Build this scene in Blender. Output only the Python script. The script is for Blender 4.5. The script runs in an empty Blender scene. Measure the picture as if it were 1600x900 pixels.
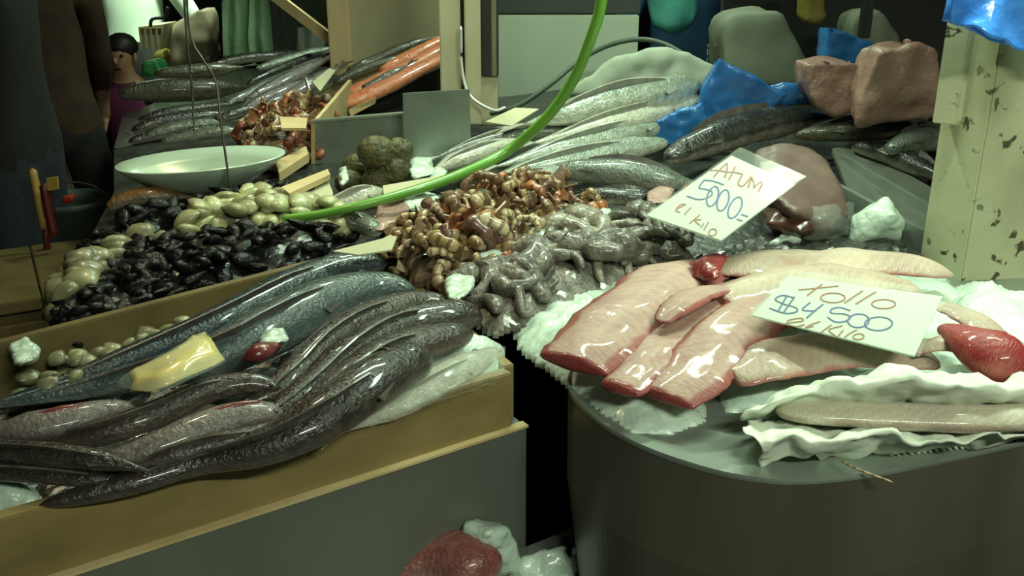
import bpy, bmesh, math, random
from mathutils import Vector, Matrix, noise
random.seed(7)
SC = bpy.context.scene
COL = SC.collection
# ------------------------------------------------------------------ camera
F = 1500.0; CAMZ = 1.55; PITCH = math.radians(20)
cam_d = bpy.data.cameras.new('camera'); cam = bpy.data.objects.new('camera', cam_d); COL.objects.link(cam)
cam.location = (0, 0, CAMZ); cam.rotation_euler = (math.pi/2 - PITCH, 0, 0)
cam_d.sensor_width = 36; cam_d.lens = 36*F/1600; cam_d.clip_start = .05
SC.camera = cam
# ------------------------------------------------------------------ world, light, exposure
w = bpy.data.worlds.new('World'); SC.world = w; w.use_nodes = True
w.node_tree.nodes['Background'].inputs[0].default_value = (.62, .8, .62, 1)
w.node_tree.nodes['Background'].inputs[1].default_value = .06
SC.view_settings.view_transform = 'Standard'; SC.view_settings.look = 'None'
SC.view_settings.exposure = 0.08; SC.view_settings.gamma = 1; SC.view_settings.use_curve_mapping = False
def area(loc, tgt, sx, sy, power, col, spread):
    d = bpy.data.lights.new('lamp_light', 'AREA'); d.shape = 'RECTANGLE'; d.size = sx; d.size_y = sy
    d.energy = power; d.color = col; d.spread = math.radians(spread)
    o = bpy.data.objects.new('lamp_light', d); COL.objects.link(o); o.location = loc
    o.rotation_euler = (Vector(tgt)-Vector(loc)).to_track_quat('-Z', 'Y').to_euler()
    return o
GREENW = (.76, 1.0, .72)
# (location, target, size x, size y, power, colour) : tubes and bulbs hung over the stalls, then two unseen fill lamps
LAMPS = [((.80, 1.62, 2.15), (.70, 1.42, .95), .55, .10, 9.5, GREENW, 120),
         ((.05, 2.35, 2.35), (.10, 2.2, 1.0), .6, .10, 13, GREENW, 130),
         ((-.75, 2.0, 2.3), (-.6, 1.6, .95), .14, .06, 2.6, (1, .85, .5), 120),
         ((-.35, 3.45, 2.5), (-.38, 3.0, 1.0), .7, .10, 16, GREENW, 115),
         ((.6, 3.75, 2.5), (.55, 3.1, 1.1), .8, .10, 12, GREENW, 130),
         ((-1.45, 4.45, 2.75), (-1.75, 5.0, 1.1), .6, .10, 15, GREENW, 60),  # unseen lamp, aimed to brighten the white shirt
         ((1.0, -.8, 2.7), (.6, 1.2, .8), 1.0, .12, 22, (.88, 1.0, .76), 110)]  # unseen aisle lamp added as frontal fill for the counter fronts
# ------------------------------------------------------------------ pixel -> place helpers
cp, sp_ = math.cos(PITCH), math.sin(PITCH)
def ray(px, py):
    a = (px-800)/F; b = (450-py)/F
    return Vector((a, cp+b*sp_, -sp_+b*cp))
ORG = Vector((0, 0, CAMZ))
def PZ(px, py, z): d = ray(px, py); return ORG + d*((z-CAMZ)/d.z)
def PY(px, py, Y): d = ray(px, py); return ORG + d*(Y/d.y)
SL = .12; Y0 = 1.6; ZB = .95
def PS(px, py, dz=0):
    d = ray(px, py)
    t = (CAMZ - ZB - dz + SL*Y0)/(SL*d.y - d.z)
    p = ORG + d*t
    return p if p.y > Y0 else PZ(px, py, ZB+dz)
def surf_z(y): return ZB + max(0, SL*(y-Y0))
def depth(p): return (p-ORG).dot(Vector((0, cp, -sp_)))
def TR(dz0): return lambda x, y, dz: PZ(x, y, dz0+dz)
# ------------------------------------------------------------------ materials
MATS = {}
def nodes(name):
    m = bpy.data.materials.new(name); m.use_nodes = True
    nt = m.node_tree; b = nt.nodes['Principled BSDF']
    MATS[name] = m
    return m, nt, b
def N(nt, t, **k):
    n = nt.nodes.new(t)
    for a, v in k.items(): setattr(n, a, v)
    return n
def ramp(nt, fac, stops):
    r = N(nt, 'ShaderNodeValToRGB'); e = r.color_ramp.elements
    while len(e) < len(stops): e.new(.5)
    for i, (p, c) in enumerate(stops): e[i].position = p; e[i].color = (*c, 1)
    nt.links.new(fac, r.inputs[0]); return r.outputs[0]
def mathn(nt, op, a, b=None):
    n = N(nt, 'ShaderNodeMath', operation=op)
    for i, v in enumerate((a, b)):
        if v is None: continue
        if isinstance(v, (int, float)): n.inputs[i].default_value = v
        else: nt.links.new(v, n.inputs[i])
    return n.outputs[0]
def mixc(nt, f, a, b):
    n = N(nt, 'ShaderNodeMix', data_type='RGBA')
    if isinstance(f, (int, float)): n.inputs[0].default_value = f
    else: nt.links.new(f, n.inputs[0])
    for i, v in ((6, a), (7, b)):
        if isinstance(v, tuple): n.inputs[i].default_value = (*v, 1)
        else: nt.links.new(v, n.inputs[i])
    return n.outputs[2]
def noise_n(nt, scale, detail=4, coord='Object', stretch=None, dist=0):
    tc = N(nt, 'ShaderNodeTexCoord'); n = N(nt, 'ShaderNodeTexNoise')
    n.inputs['Scale'].default_value = scale; n.inputs['Detail'].default_value = detail; n.inputs['Distortion'].default_value = dist
    src = tc.outputs[coord]
    if stretch:
        mp = N(nt, 'ShaderNodeMapping'); mp.inputs['Scale'].default_value = stretch
        nt.links.new(src, mp.inputs[0]); src = mp.outputs[0]
    nt.links.new(src, n.inputs['Vector']); return n.outputs['Fac']
def bump(nt, b, h, strength, distance=.01):
    n = N(nt, 'ShaderNodeBump'); n.inputs['Strength'].default_value = strength; n.inputs['Distance'].default_value = distance
    nt.links.new(h, n.inputs['Height']); nt.links.new(n.outputs[0], b.inputs['Normal'])
def pbr(name, c1, c2=None, scale=20, rough=.5, metal=0, bmp=0, bscale=None, bdist=.004, stretch=None, coat=0, sss=0, lo=.35, hi=.65, rnd=0, trans=0):
    m, nt, b = nodes(name)
    c2 = c2 or tuple(x*.8 for x in c1)
    col = ramp(nt, noise_n(nt, scale, 5, stretch=stretch), [(lo, c1), (hi, c2)])
    if rnd:
        oi = N(nt, 'ShaderNodeObjectInfo'); hs = N(nt, 'ShaderNodeHueSaturation')
        nt.links.new(col, hs.inputs['Color'])
        nt.links.new(mathn(nt, 'ADD', mathn(nt, 'MULTIPLY', oi.outputs['Random'], 2*rnd), 1-rnd), hs.inputs['Value'])
        nt.links.new(mathn(nt, 'ADD', mathn(nt, 'MULTIPLY', oi.outputs['Random'], .03), .485), hs.inputs['Hue'])
        col = hs.outputs[0]
    nt.links.new(col, b.inputs['Base Color'])
    b.inputs['Roughness'].default_value = rough; b.inputs['Metallic'].default_value = metal
    b.inputs['Coat Weight'].default_value = coat; b.inputs['Coat Roughness'].default_value = .12
    if sss:
        b.inputs['Subsurface Weight'].default_value = sss; b.inputs['Subsurface Radius'].default_value = (.02, .015, .012); b.inputs['Subsurface Scale'].default_value = .5
    if trans: b.inputs['Transmission Weight'].default_value = trans
    if bmp: bump(nt, b, noise_n(nt, bscale or scale*2, 5, stretch=stretch), bmp, bdist)
    return m
def fish_mat(name, back, side, belly, rough=.28, spec_scale=160, mottle=.35, streak=None, metal=0, coat=.25, split=(.25, .55)):
    m, nt, b = nodes(name)
    uv = N(nt, 'ShaderNodeUVMap'); sx = N(nt, 'ShaderNodeSeparateXYZ'); nt.links.new(uv.outputs[0], sx.inputs[0])
    h = mathn(nt, 'SINE', mathn(nt, 'MULTIPLY', sx.outputs[1], 2*math.pi))
    h = mathn(nt, 'ADD', mathn(nt, 'MULTIPLY', h, .5), .5)
    nz = noise_n(nt, 28, 5)
    h2 = mathn(nt, 'ADD', h, mathn(nt, 'MULTIPLY', mathn(nt, 'SUBTRACT', nz, .5), .35))
    col = ramp(nt, h2, [(split[0], belly), (split[1], side), (.9, back)])
    dark = ramp(nt, noise_n(nt, 60, 6, stretch=(1, 1, 1)), [(.38, (.45, .45, .45)), (.6, (1.25, 1.25, 1.2))])
    mm = N(nt, 'ShaderNodeMix', data_type='RGBA', blend_type='MULTIPLY'); mm.inputs[0].default_value = mottle
    nt.links.new(col, mm.inputs[6]); nt.links.new(dark, mm.inputs[7]); col = mm.outputs[2]
    if streak:
        st = noise_n(nt, 9, 3, 'UV', (1.2, 14, 1))
        col = mixc(nt, mathn(nt, 'MULTIPLY', mathn(nt, 'GREATER_THAN', st, .6), .4), col, streak)
    nt.links.new(col, b.inputs['Base Color'])
    rr = ramp(nt, noise_n(nt, 45, 4), [(.35, (rough*.7,)*3), (.7, (min(1, rough*1.7),)*3)])
    nt.links.new(rr, b.inputs['Roughness'])
    b.inputs['Metallic'].default_value = metal; b.inputs['Coat Weight'].default_value = coat*1.6; b.inputs['Coat Roughness'].default_value = .07
    bump(nt, b, mathn(nt, 'ADD', noise_n(nt, spec_scale, 3), mathn(nt, 'MULTIPLY', noise_n(nt, 26, 3), 1.3)), .6, .005)
    return m
def fillet_mat(name, flesh, flesh2, red, edge=.93, endred=.03):
    m, nt, b = nodes(name)
    uv = N(nt, 'ShaderNodeUVMap'); sx = N(nt, 'ShaderNodeSeparateXYZ'); nt.links.new(uv.outputs[0], sx.inputs[0])
    U, V = sx.outputs[0], sx.outputs[1]
    nz = mathn(nt, 'MULTIPLY', mathn(nt, 'SUBTRACT', noise_n(nt, 26, 4), .5), 1)
    col = ramp(nt, noise_n(nt, 16, 5, 'Object'), [(.35, flesh), (.68, flesh2)])
    # long pale sinew line down the middle of the flesh, thin cross grain
    mid = mathn(nt, 'ABSOLUTE', mathn(nt, 'SUBTRACT', V, .25))
    midf = ramp(nt, mathn(nt, 'ADD', mid, mathn(nt, 'MULTIPLY', nz, .02)), [(.004, (1, 1, 1)), (.03, (0, 0, 0))])
    col = mixc(nt, mathn(nt, 'MULTIPLY', midf, .35), col, tuple(min(1, c*1.25) for c in flesh))
    chv = mathn(nt, 'SINE', mathn(nt, 'MULTIPLY', mathn(nt, 'ADD', mathn(nt, 'ADD', U, mathn(nt, 'MULTIPLY', mid, .55)), mathn(nt, 'MULTIPLY', nz, .05)), 150))
    col = mixc(nt, mathn(nt, 'MULTIPLY', mathn(nt, 'ADD', mathn(nt, 'MULTIPLY', chv, .5), .5), .22), col, tuple(min(1, c*1.35) for c in flesh))
    cs = mathn(nt, 'ABSOLUTE', mathn(nt, 'COSINE', mathn(nt, 'MULTIPLY', V, 2*math.pi)))
    e = ramp(nt, mathn(nt, 'ADD', cs, mathn(nt, 'MULTIPLY', nz, .28)), [(edge-.05, (0, 0, 0)), (min(1, edge+.06), (1, 1, 1))])
    col = mixc(nt, mathn(nt, 'MULTIPLY', e, .8), col, red)
    en = ramp(nt, mathn(nt, 'ADD', U, mathn(nt, 'MULTIPLY', nz, .05)), [(endred, (1, 1, 1)), (endred+.02, (0, 0, 0))])
    col = mixc(nt, mathn(nt, 'MULTIPLY', en, .92), col, tuple(c*.8 for c in red))
    bl = ramp(nt, noise_n(nt, 11, 5, dist=.6), [(.62, (0, 0, 0)), (.72, (1, 1, 1))])
    col = mixc(nt, mathn(nt, 'MULTIPLY', bl, .3), col, red)
    nt.links.new(col, b.inputs['Base Color'])
    b.inputs['Roughness'].default_value = .45; b.inputs['Coat Weight'].default_value = .28; b.inputs['Coat Roughness'].default_value = .08
    b.inputs['Subsurface Weight'].default_value = .15; b.inputs['Subsurface Radius'].default_value = (.02, .008, .006); b.inputs['Subsurface Scale'].default_value = .4
    grain = noise_n(nt, 6, 3, 'UV', (22, 3, 1), .4)
    bump(nt, b, mathn(nt, 'ADD', mathn(nt, 'MULTIPLY', grain, 1.0), mathn(nt, 'MULTIPLY', noise_n(nt, 120, 2), .5)), .55, .004)
    return m
def clear_mat(name, tint, alpha, rough=.08, bmp=.3):
    m, nt, b = nodes(name)
    b.inputs['Base Color'].default_value = (*tint, 1); b.inputs['Roughness'].default_value = rough
    b.inputs['Alpha'].default_value = alpha
    bump(nt, b, noise_n(nt, 35, 3), bmp, .01)
    return m
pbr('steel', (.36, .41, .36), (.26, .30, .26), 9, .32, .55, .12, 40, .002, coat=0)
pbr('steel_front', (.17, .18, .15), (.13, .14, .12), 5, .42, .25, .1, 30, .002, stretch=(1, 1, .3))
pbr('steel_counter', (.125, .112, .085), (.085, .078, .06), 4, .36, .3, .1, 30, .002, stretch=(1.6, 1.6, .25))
pbr('plywood', (.28, .205, .08), (.19, .14, .052), 9, .6, 0, .2, 40, .002, stretch=(1, 1, 2.2), lo=.3, hi=.7)
pbr('plywood_dark', (.17, .125, .045), (.11, .08, .03), 10, .5, 0, .2, 40, .002)
pbr('pine', (.62, .48, .26), (.50, .37, .18), 10, .6, 0, .2, 40, .002, stretch=(1, 1, .15))
pbr('cream_paint', (.55, .50, .33), (.47, .43, .28), 6, .55, 0, .1)
pbr('white_panel', (.52, .60, .46), (.46, .54, .42), 2.5, .5, 0, .06)
def peeling():
    m, nt, b = nodes('peeling_paint')
    base = ramp(nt, noise_n(nt, 5, 5), [(.35, (.50, .50, .32)), (.7, (.40, .40, .25))])
    sp = ramp(nt, noise_n(nt, 32, 6, dist=.5), [(.605, (0, 0, 0)), (.645, (1, 1, 1))])
    big = ramp(nt, noise_n(nt, 5.5, 3), [(.5, (0, 0, 0)), (.6, (1, 1, 1))])
    col = mixc(nt, mathn(nt, 'MULTIPLY', sp, big), base, (.07, .06, .03))
    gr = ramp(nt, noise_n(nt, 4, 6, stretch=(1, 1, .5)), [(.52, (0, 0, 0)), (.72, (1, 1, 1))])
    col = mixc(nt, mathn(nt, 'MULTIPLY', gr, .8), col, (.16, .155, .06))
    nt.links.new(col, b.inputs['Base Color']); b.inputs['Roughness'].default_value = .55
    bump(nt, b, mathn(nt, 'SUBTRACT', noise_n(nt, 14, 5), mathn(nt, 'MULTIPLY', sp, .5)), .35, .006)
peeling()
pbr('black_rubber', (.012, .012, .011), (.02, .02, .018), 20, .6)
pbr('floor_concrete', (.10, .088, .055), (.062, .057, .04), 3, .55, 0, .2, 20)
pbr('dark_wall', (.035, .036, .032), (.022, .023, .022), 2, .8)
pbr('dim_panel', (.06, .075, .06), (.04, .05, .04), 3, .6)
fish_mat('conger', (0.0208, 0.0168, 0.0144), (0.044, 0.0352, 0.0304), (0.12, 0.1, 0.088), .3, mottle=.5, streak=(.18, .13, .10))
fish_mat('conger_brown', (0.0336, 0.024, 0.0192), (0.06, 0.0448, 0.0376), (0.152, 0.124, 0.112), .3, mottle=.5, streak=(.16, .10, .085))
fish_mat('conger_belly', (0.04, 0.032, 0.0288), (0.088, 0.072, 0.0664), (0.168, 0.144, 0.136), .32, mottle=.4, streak=(.28, .16, .15))
fish_mat('blue_fish', (0.06, 0.0784, 0.08), (0.08, 0.104, 0.104), (0.24, 0.264, 0.24), .26, mottle=.3)
fish_mat('navy_fish', (0.024, 0.0336, 0.0384), (0.044, 0.06, 0.064), (0.2, 0.216, 0.2), .26, mottle=.3)
fish_mat('silver_fish', (.22, .26, .22), (.48, .52, .43), (.70, .72, .58), .24, mottle=.35, metal=.15, streak=(.30, .28, .24))
fish_mat('pale_fish', (.40, .40, .33), (.56, .56, .46), (.72, .70, .58), .26, mottle=.3, streak=(.55, .38, .32))
fish_mat('grey_fish', (.10, .115, .095), (.17, .19, .155), (.42, .44, .36), .26, mottle=.35, metal=.1)
fish_mat('olive_fish', (.038, .034, .02), (.065, .058, .036), (.2, .18, .12), .35, mottle=.35)
fish_mat('brown_fish', (.16, .07, .025), (.17, .13, .09), (.3, .24, .17), .3, mottle=.4)
fish_mat('dark_fish', (.018, .018, .017), (.042, .042, .036), (.33, .31, .25), .25, mottle=.4)
fish_mat('purple_fish', (.085, .075, .075), (.24, .19, .20), (.48, .43, .40), .3, mottle=.35)
fish_mat('salmon', (.62, .17, .07), (.66, .22, .10), (.7, .4, .25), .3, mottle=.3, streak=(.75, .35, .2))
fish_mat('red_fish', (.24, .075, .068), (.28, .12, .11), (.4, .26, .23), .28, mottle=.35, streak=(.5, .22, .2))
pbr('fin', (.055, .048, .042), (.10, .09, .075), 50, .4, 0, .3, 90, .002, coat=.3)
pbr('fin_pale', (.40, .40, .33), (.28, .28, .24), 50, .4, 0, .3, 90, .002)
pbr('eye', (.015, .015, .012), (.03, .03, .02), 30, .08, coat=1)
pbr('gill_red', (.20, .035, .035), (.12, .02, .025), 60, .3, 0, .3, 120, coat=.4)
fillet_mat('fillet', (.47, .305, .25), (.36, .205, .175), (.27, .03, .03), .74)
fillet_mat('fillet_pale', (.47, .365, .285), (.37, .265, .215), (.36, .09, .07), .95, .01)
fillet_mat('fillet_belly', (.52, .47, .37), (.45, .40, .31), (.36, .27, .2), 1.0, .0)
fillet_mat('fillet_red', (.33, .035, .03), (.24, .02, .022), (.42, .10, .08), .98, 0)
pbr('cut_red', (.27, .03, .028), (.16, .018, .02), 40, .3, 0, .3, 90, coat=.4)
pbr('mussel', (.004, .004, .0045), (.012, .011, .010), 25, .16, 0, .8, 90, .006, rnd=.3)
MATS['mussel'].node_tree.nodes['Principled BSDF'].inputs['Specular IOR Level'].default_value = .22
pbr('mussel_bed', (.006, .006, .006), (.014, .014, .012), 25, .3, 0, .4, 60)
pbr('clam', (.42, .42, .22), (.27, .27, .13), 30, .38, 0, .4, 70, .003, coat=.2, rnd=.25)
pbr('clam_dull', (.25, .24, .13), (.15, .14, .08), 30, .4, 0, .4, 70, .003, coat=.2, rnd=.25)
pbr('prawn_tan', (.40, .28, .14), (.20, .115, .05), 24, .32, 0, .4, 80, .003, coat=.4, rnd=.3)
pbr('prawn_pale', (.60, .50, .32), (.42, .30, .16), 24, .34, 0, .4, 80, .003, coat=.4, rnd=.25)
pbr('prawn_orange', (.46, .14, .05), (.26, .09, .045), 24, .32, 0, .4, 80, .003, coat=.4, rnd=.25)
pbr('prawn_purple', (.13, .055, .05), (.2, .10, .075), 24, .32, 0, .4, 80, .003, coat=.4, rnd=.25)
pbr('prawn_bed', (.07, .045, .025), (.13, .08, .04), 30, .5, 0, .5, 60)
pbr('octopus', (.20, .175, .145), (.08, .07, .058), 38, .32, 0, .9, 110, .006, coat=.4, lo=.38, hi=.6)
pbr('octopus_pale', (.33, .30, .23), (.15, .13, .10), 38, .32, 0, .9, 110, .006, coat=.4, lo=.38, hi=.6)
pbr('ice', (.60, .72, .62), (.50, .62, .54), 30, .25, 0, .6, 60, .008, coat=.3, sss=.3)
pbr('ice_bright', (.60, .70, .60), (.50, .60, .52), 30, .3, 0, .6, 60, .008, coat=.3, sss=.3)
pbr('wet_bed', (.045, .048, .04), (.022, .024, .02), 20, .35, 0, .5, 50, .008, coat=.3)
pbr('paper_towel', (.74, .80, .68), (.66, .72, .60), 14, .85, 0, .5, 50, .004)
pbr('card', (.55, .66, .52), (.53, .63, .50), 4, .7, 0, .02)
pbr('card_old', (.50, .47, .30), (.42, .40, .26), 6, .6, 0, .1)
pbr('gold_card', (.80, .66, .26), (.66, .52, .2), 8, .22, 0, .25, 24, .004, coat=.8)
pbr('ink_red', (.36, .03, .02), (.32, .035, .025), 40, .5)
pbr('ink_blue', (.02, .025, .34), (.015, .02, .24), 40, .5)
pbr('ink_teal', (.12, .22, .36), (.05, .08, .28), 30, .5)
clear_mat('sleeve', (.62, .70, .58), .10, .1, .05)
clear_mat('cling_film', (.7, .78, .68), .08, .07, .6)
clear_mat('green_film', (.50, .78, .50), .6, .15, .5)
pbr('blue_bag', (.025, .16, .42), (.018, .11, .34), 7, .25, 0, .35, 14, .01, coat=.3)
pbr('blue_bag_bright', (.10, .36, .95), (.05, .24, .85), 7, .2, 0, .6, 18, .012, coat=.5)
pbr('green_hose', (.16, .38, .05), (.12, .31, .04), 8, .35, coat=.3)
pbr('cable', (.055, .075, .05), (.04, .06, .04), 8, .5)
pbr('tuna_skin', (.15, .10, .082), (.115, .072, .06), 8, .45, 0, .3, 30, .004)
pbr('tuna_dark', (.085, .03, .02), (.05, .02, .014), 12, .3, 0, .4, 40, coat=.4)
pbr('meat_pink', (.36, .215, .175), (.24, .125, .10), 9, .42, 0, .7, 34, .01, coat=.3, sss=.1)
pbr('urchin', (.10, .088, .028), (.055, .05, .018), 40, .6, 0, .9, 60, .01)
pbr('pan_metal', (.50, .62, .50), (.45, .56, .46), 6, .3, .15, .05)
pbr('wire', (.16, .15, .12), (.1, .09, .08), 20, .4, .6)
pbr('denim', (.030, .036, .045), (.02, .025, .034), 60, .85, 0, .3, 200)
pbr('dark_cloth', (.014, .014, .015), (.02, .018, .016), 30, .9)
pbr('brown_cloth', (.055, .028, .012), (.03, .016, .009), 12, .85, 0, .3)
pbr('orange_cloth', (.15, .062, .02), (.09, .04, .015), 12, .85)
pbr('teal_cloth', (.09, .40, .34), (.06, .30, .27), 9, .7, 0, .3)
pbr('navy_cloth', (.03, .11, .22), (.02, .07, .16), 9, .75)
pbr('white_cloth', (.62, .74, .60), (.54, .66, .54), 5, .8, 0, .3)
pbr('tan_cloth', (.23, .19, .12), (.17, .14, .09), 6, .85, 0, .3)
pbr('magenta_cloth', (.15, .02, .09), (.1, .015, .06), 9, .8)
pbr('skin', (.38, .21, .13), (.33, .18, .11), 20, .5, sss=.1)
pbr('hair', (.012, .009, .007), (.02, .015, .01), 60, .5)
pbr('yellow_plastic', (.24, .19, .035), (.18, .15, .03), 8, .4)
pbr('yellow_wood', (.42, .27, .06), (.3, .18, .04), 8, .5)
pbr('dark_red', (.10, .012, .008), (.07, .01, .008), 8, .4)
pbr('bright_red', (.40, .04, .02), (.3, .03, .02), 8, .4)
pbr('green_plastic', (.05, .27, .09), (.04, .2, .07), 8, .35, coat=.3)
pbr('grey_sack', (.21, .23, .16), (.17, .19, .135), 3, .8, 0, .3, 14)
pbr('pale_cloth', (.36, .41, .32), (.28, .33, .26), 4, .8, 0, .4, 18)
pbr('lamp_white', (.7, .7, .66), None, 8, .4)
def emit(name, col, s):
    m, nt, b = nodes(name); b.inputs['Emission Color'].default_value = (*col, 1); b.inputs['Emission Strength'].default_value = s
emit('tube_glow', (.85, 1, .8), 6)
# ------------------------------------------------------------------ mesh helpers
def link(name, me, mat=None, parent=None):
    o = bpy.data.objects.new(name, me); COL.objects.link(o)
    if mat: me.materials.append(MATS[mat])
    if parent: o.parent = parent
    return o
def tag(o, label, cat, group=None, kind=None):
    o['label'] = label; o['category'] = cat
    if group: o['group'] = group
    if kind: o['kind'] = kind
    return o
def struct(o, label=None):
    o['kind'] = 'structure'
    if label: o['label'] = label
    return o
def empty(name, loc=(0, 0, 0)):
    o = bpy.data.objects.new(name, None); COL.objects.link(o); o.location = loc; o.empty_display_size = .05
    return o
def mk(name, vs, fs, mat, parent=None, smooth=False, uvs=None):
    me = bpy.data.meshes.new(name); me.from_pydata([tuple(v) for v in vs], [], fs)
    bm = bmesh.new(); bm.from_mesh(me); bmesh.ops.recalc_face_normals(bm, faces=bm.faces); bm.to_mesh(me); bm.free()
    if uvs:
        l = me.uv_layers.new(name='UVMap')
        for lp in me.loops: l.data[lp.index].uv = uvs[lp.vertex_index]
    if smooth: me.polygons.foreach_set('use_smooth', [True]*len(me.polygons))
    return link(name, me, mat, parent)
def reloc(root, p):
    """put an empty's origin at p while its children (built in world coordinates) stay where they are"""
    root.location = p
    for c in root.children: c.matrix_parent_inverse = Matrix.Translation(-Vector(p))
def prism(name, quad, vec, mat, parent=None, bevel=0):
    n = len(quad); vec = Vector(vec); quad = [Vector(q) for q in quad]
    vs = quad + [q+vec for q in quad]
    fs = [tuple(range(n)), tuple(range(2*n-1, n-1, -1))] + [(i, (i+1) % n, n+(i+1) % n, n+i) for i in range(n)]
    o = mk(name, vs, fs, mat, parent)
    if bevel:
        bm = bmesh.new(); bm.from_mesh(o.data)
        bmesh.ops.bevel(bm, geom=bm.edges[:], offset=bevel, segments=2, affect='EDGES'); bm.to_mesh(o.data); bm.free()
    return o
def box(name, c, s, mat, parent=None, rz=0, bevel=0):
    c = Vector(c); hx, hy, hz = s[0]/2, s[1]/2, s[2]/2; R = Matrix.Rotation(rz, 3, 'Z')
    q = [c + R @ Vector(v) for v in ((-hx, -hy, -hz), (hx, -hy, -hz), (hx, hy, -hz), (-hx, hy, -hz))]
    return prism(name, q, (0, 0, s[2]), mat, parent, bevel)
def cat(P, t):
    n = len(P)-1; x = min(max(t, 0), 1)*n; i = min(int(x), n-1); f = x-i
    p1, p2 = P[i], P[i+1]; p0 = P[i-1] if i > 0 else p1+(p1-p2); p3 = P[i+2] if i+2 <= n else p2+(p2-p1)
    return .5*((2*p1) + (p2-p0)*f + (2*p0-5*p1+4*p2-p3)*f*f + (3*p1-p0-3*p2+p3)*f*f*f)
def endmul(u, kind):
    if kind == 'round': e = .09
    elif kind == 'blunt': e = .012
    elif kind == 'cut': e = .03
    else: e = .3
    if u >= e: return 1
    x = u/e
    if kind == 'taper': return .10 + .90*x**.8
    return max(.02, math.sqrt(max(0, 1-(1-x)**2)))
def sweep(name, pts, wid, hei, mat, parent=None, n=24, m=12, ends=('round', 'round'), roll=0, lump=0, seed=0, lens=0):
    P = [Vector(p) for p in pts]; rings = []; vs = []; uvs = []
    for i in range(n+1):
        u = .5-.5*math.cos(math.pi*i/n); u = .6*u + .4*i/n
        c = cat(P, u); T = (cat(P, min(1, u+.01))-cat(P, max(0, u-.01))).normalized()
        rt = T.cross(Vector((0, 0, 1)))
        rt = rt.normalized() if rt.length > 1e-4 else Vector((1, 0, 0))
        up = rt.cross(T)
        k = endmul(u, ends[0])*endmul(1-u, ends[1]); a0, h0 = cat(wid, u)*k, cat(hei, u)*k
        for j in range(m):
            a = 2*math.pi*j/m; ca, sa = math.cos(a), math.sin(a)
            x, y = a0*ca, h0*sa
            if lens:
                y = h0*(abs(sa)**1.35)*(1 if sa > 0 else -.45)
                w1 = 1+.14*noise.noise(Vector((u*7, seed*5+(3 if ca > 0 else 0), 0)))+.07*noise.noise(Vector((u*22, seed*5+(3 if ca > 0 else 0), 1)))
                x *= w1
                if sa > 0: y *= 1+.22*noise.noise(Vector((u*5, ca*2.5, seed)))-.16*math.exp(-(ca/.16)**2)
            p = c + rt*x + up*y
            if lump: p = p + (rt*ca+up*sa)*(lump*min(a0, h0)*noise.noise(p*18+Vector((seed*3.1, seed, 0))))
            vs.append(p); uvs.append((u, (a+roll)/(2*math.pi)))
    fs = []
    for i in range(n):
        for j in range(m): fs.append((i*m+j, i*m+(j+1) % m, (i+1)*m+(j+1) % m, (i+1)*m+j))
    fs += [tuple(range(m-1, -1, -1)), tuple(range(n*m, n*m+m))]
    # uv seam: separate v per loop
    me = bpy.data.meshes.new(name); me.from_pydata([tuple(v) for v in vs], [], fs)
    l = me.uv_layers.new(name='UVMap')
    for pl in me.polygons:
        vv = [uvs[me.loops[k].vertex_index][1] for k in pl.loop_indices]
        wrap = max(vv)-min(vv) > .5 and len(vv) == 4
        for k in pl.loop_indices:
            a, b_ = uvs[me.loops[k].vertex_index]
            if wrap and b_ < min(vv)+.25: b_ += 1
            l.data[k].uv = (a, b_)
    me.polygons.foreach_set('use_smooth', [len(p.vertices) == 4 for p in me.polygons])
    bm = bmesh.new(); bm.from_mesh(me); bmesh.ops.recalc_face_normals(bm, faces=bm.faces); bm.to_mesh(me); bm.free()
    return link(name, me, mat, parent)
def tube(name, pts, r, mat, parent=None, n=40, m=8):
    k = len(pts); rr = r if isinstance(r, list) else [r]*k
    return sweep(name, pts, rr, rr, mat, parent, n, m, ('blunt', 'blunt'))
def blob(name, pts, mat, parent=None, vox=.01, amp=.004, scale=20, smooth=4, seed=0):
    bm = bmesh.new()
    for p in pts: bm.verts.new(p)
    r = bmesh.ops.convex_hull(bm, input=bm.verts)
    bmesh.ops.delete(bm, geom=[g for g in r['geom_interior'] if isinstance(g, bmesh.types.BMVert)], context='VERTS')
    me = bpy.data.meshes.new(name); bm.to_mesh(me); bm.free()
    o = bpy.data.objects.new('tmp', me); COL.objects.link(o)
    md = o.modifiers.new('r', 'REMESH'); md.mode = 'VOXEL'; md.voxel_size = vox
    ms = o.modifiers.new('s', 'SMOOTH'); ms.iterations = smooth; ms.factor = .5
    dg = bpy.context.evaluated_depsgraph_get(); e = o.evaluated_get(dg)
    m2 = bpy.data.meshes.new_from_object(e); bpy.data.objects.remove(o)
    off = Vector((seed*7.3, seed*1.7, 0))
    for v in m2.vertices:
        v.co += v.normal*(amp*(noise.noise(v.co*scale+off) + .5*noise.noise(v.co*scale*2.3+off)))
    m2.polygons.foreach_set('use_smooth', [True]*len(m2.polygons)); m2.name = name
    m2.materials.clear()
    return link(name, m2, mat, parent)
def pxhull(pxs, Y, dep, back=.9):
    fr = [PY(x, y, Y) for x, y in pxs]; c = sum(fr, Vector())/len(fr)
    return fr + [c+(p-c)*back+Vector((0, dep, 0)) for p in fr]
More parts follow.
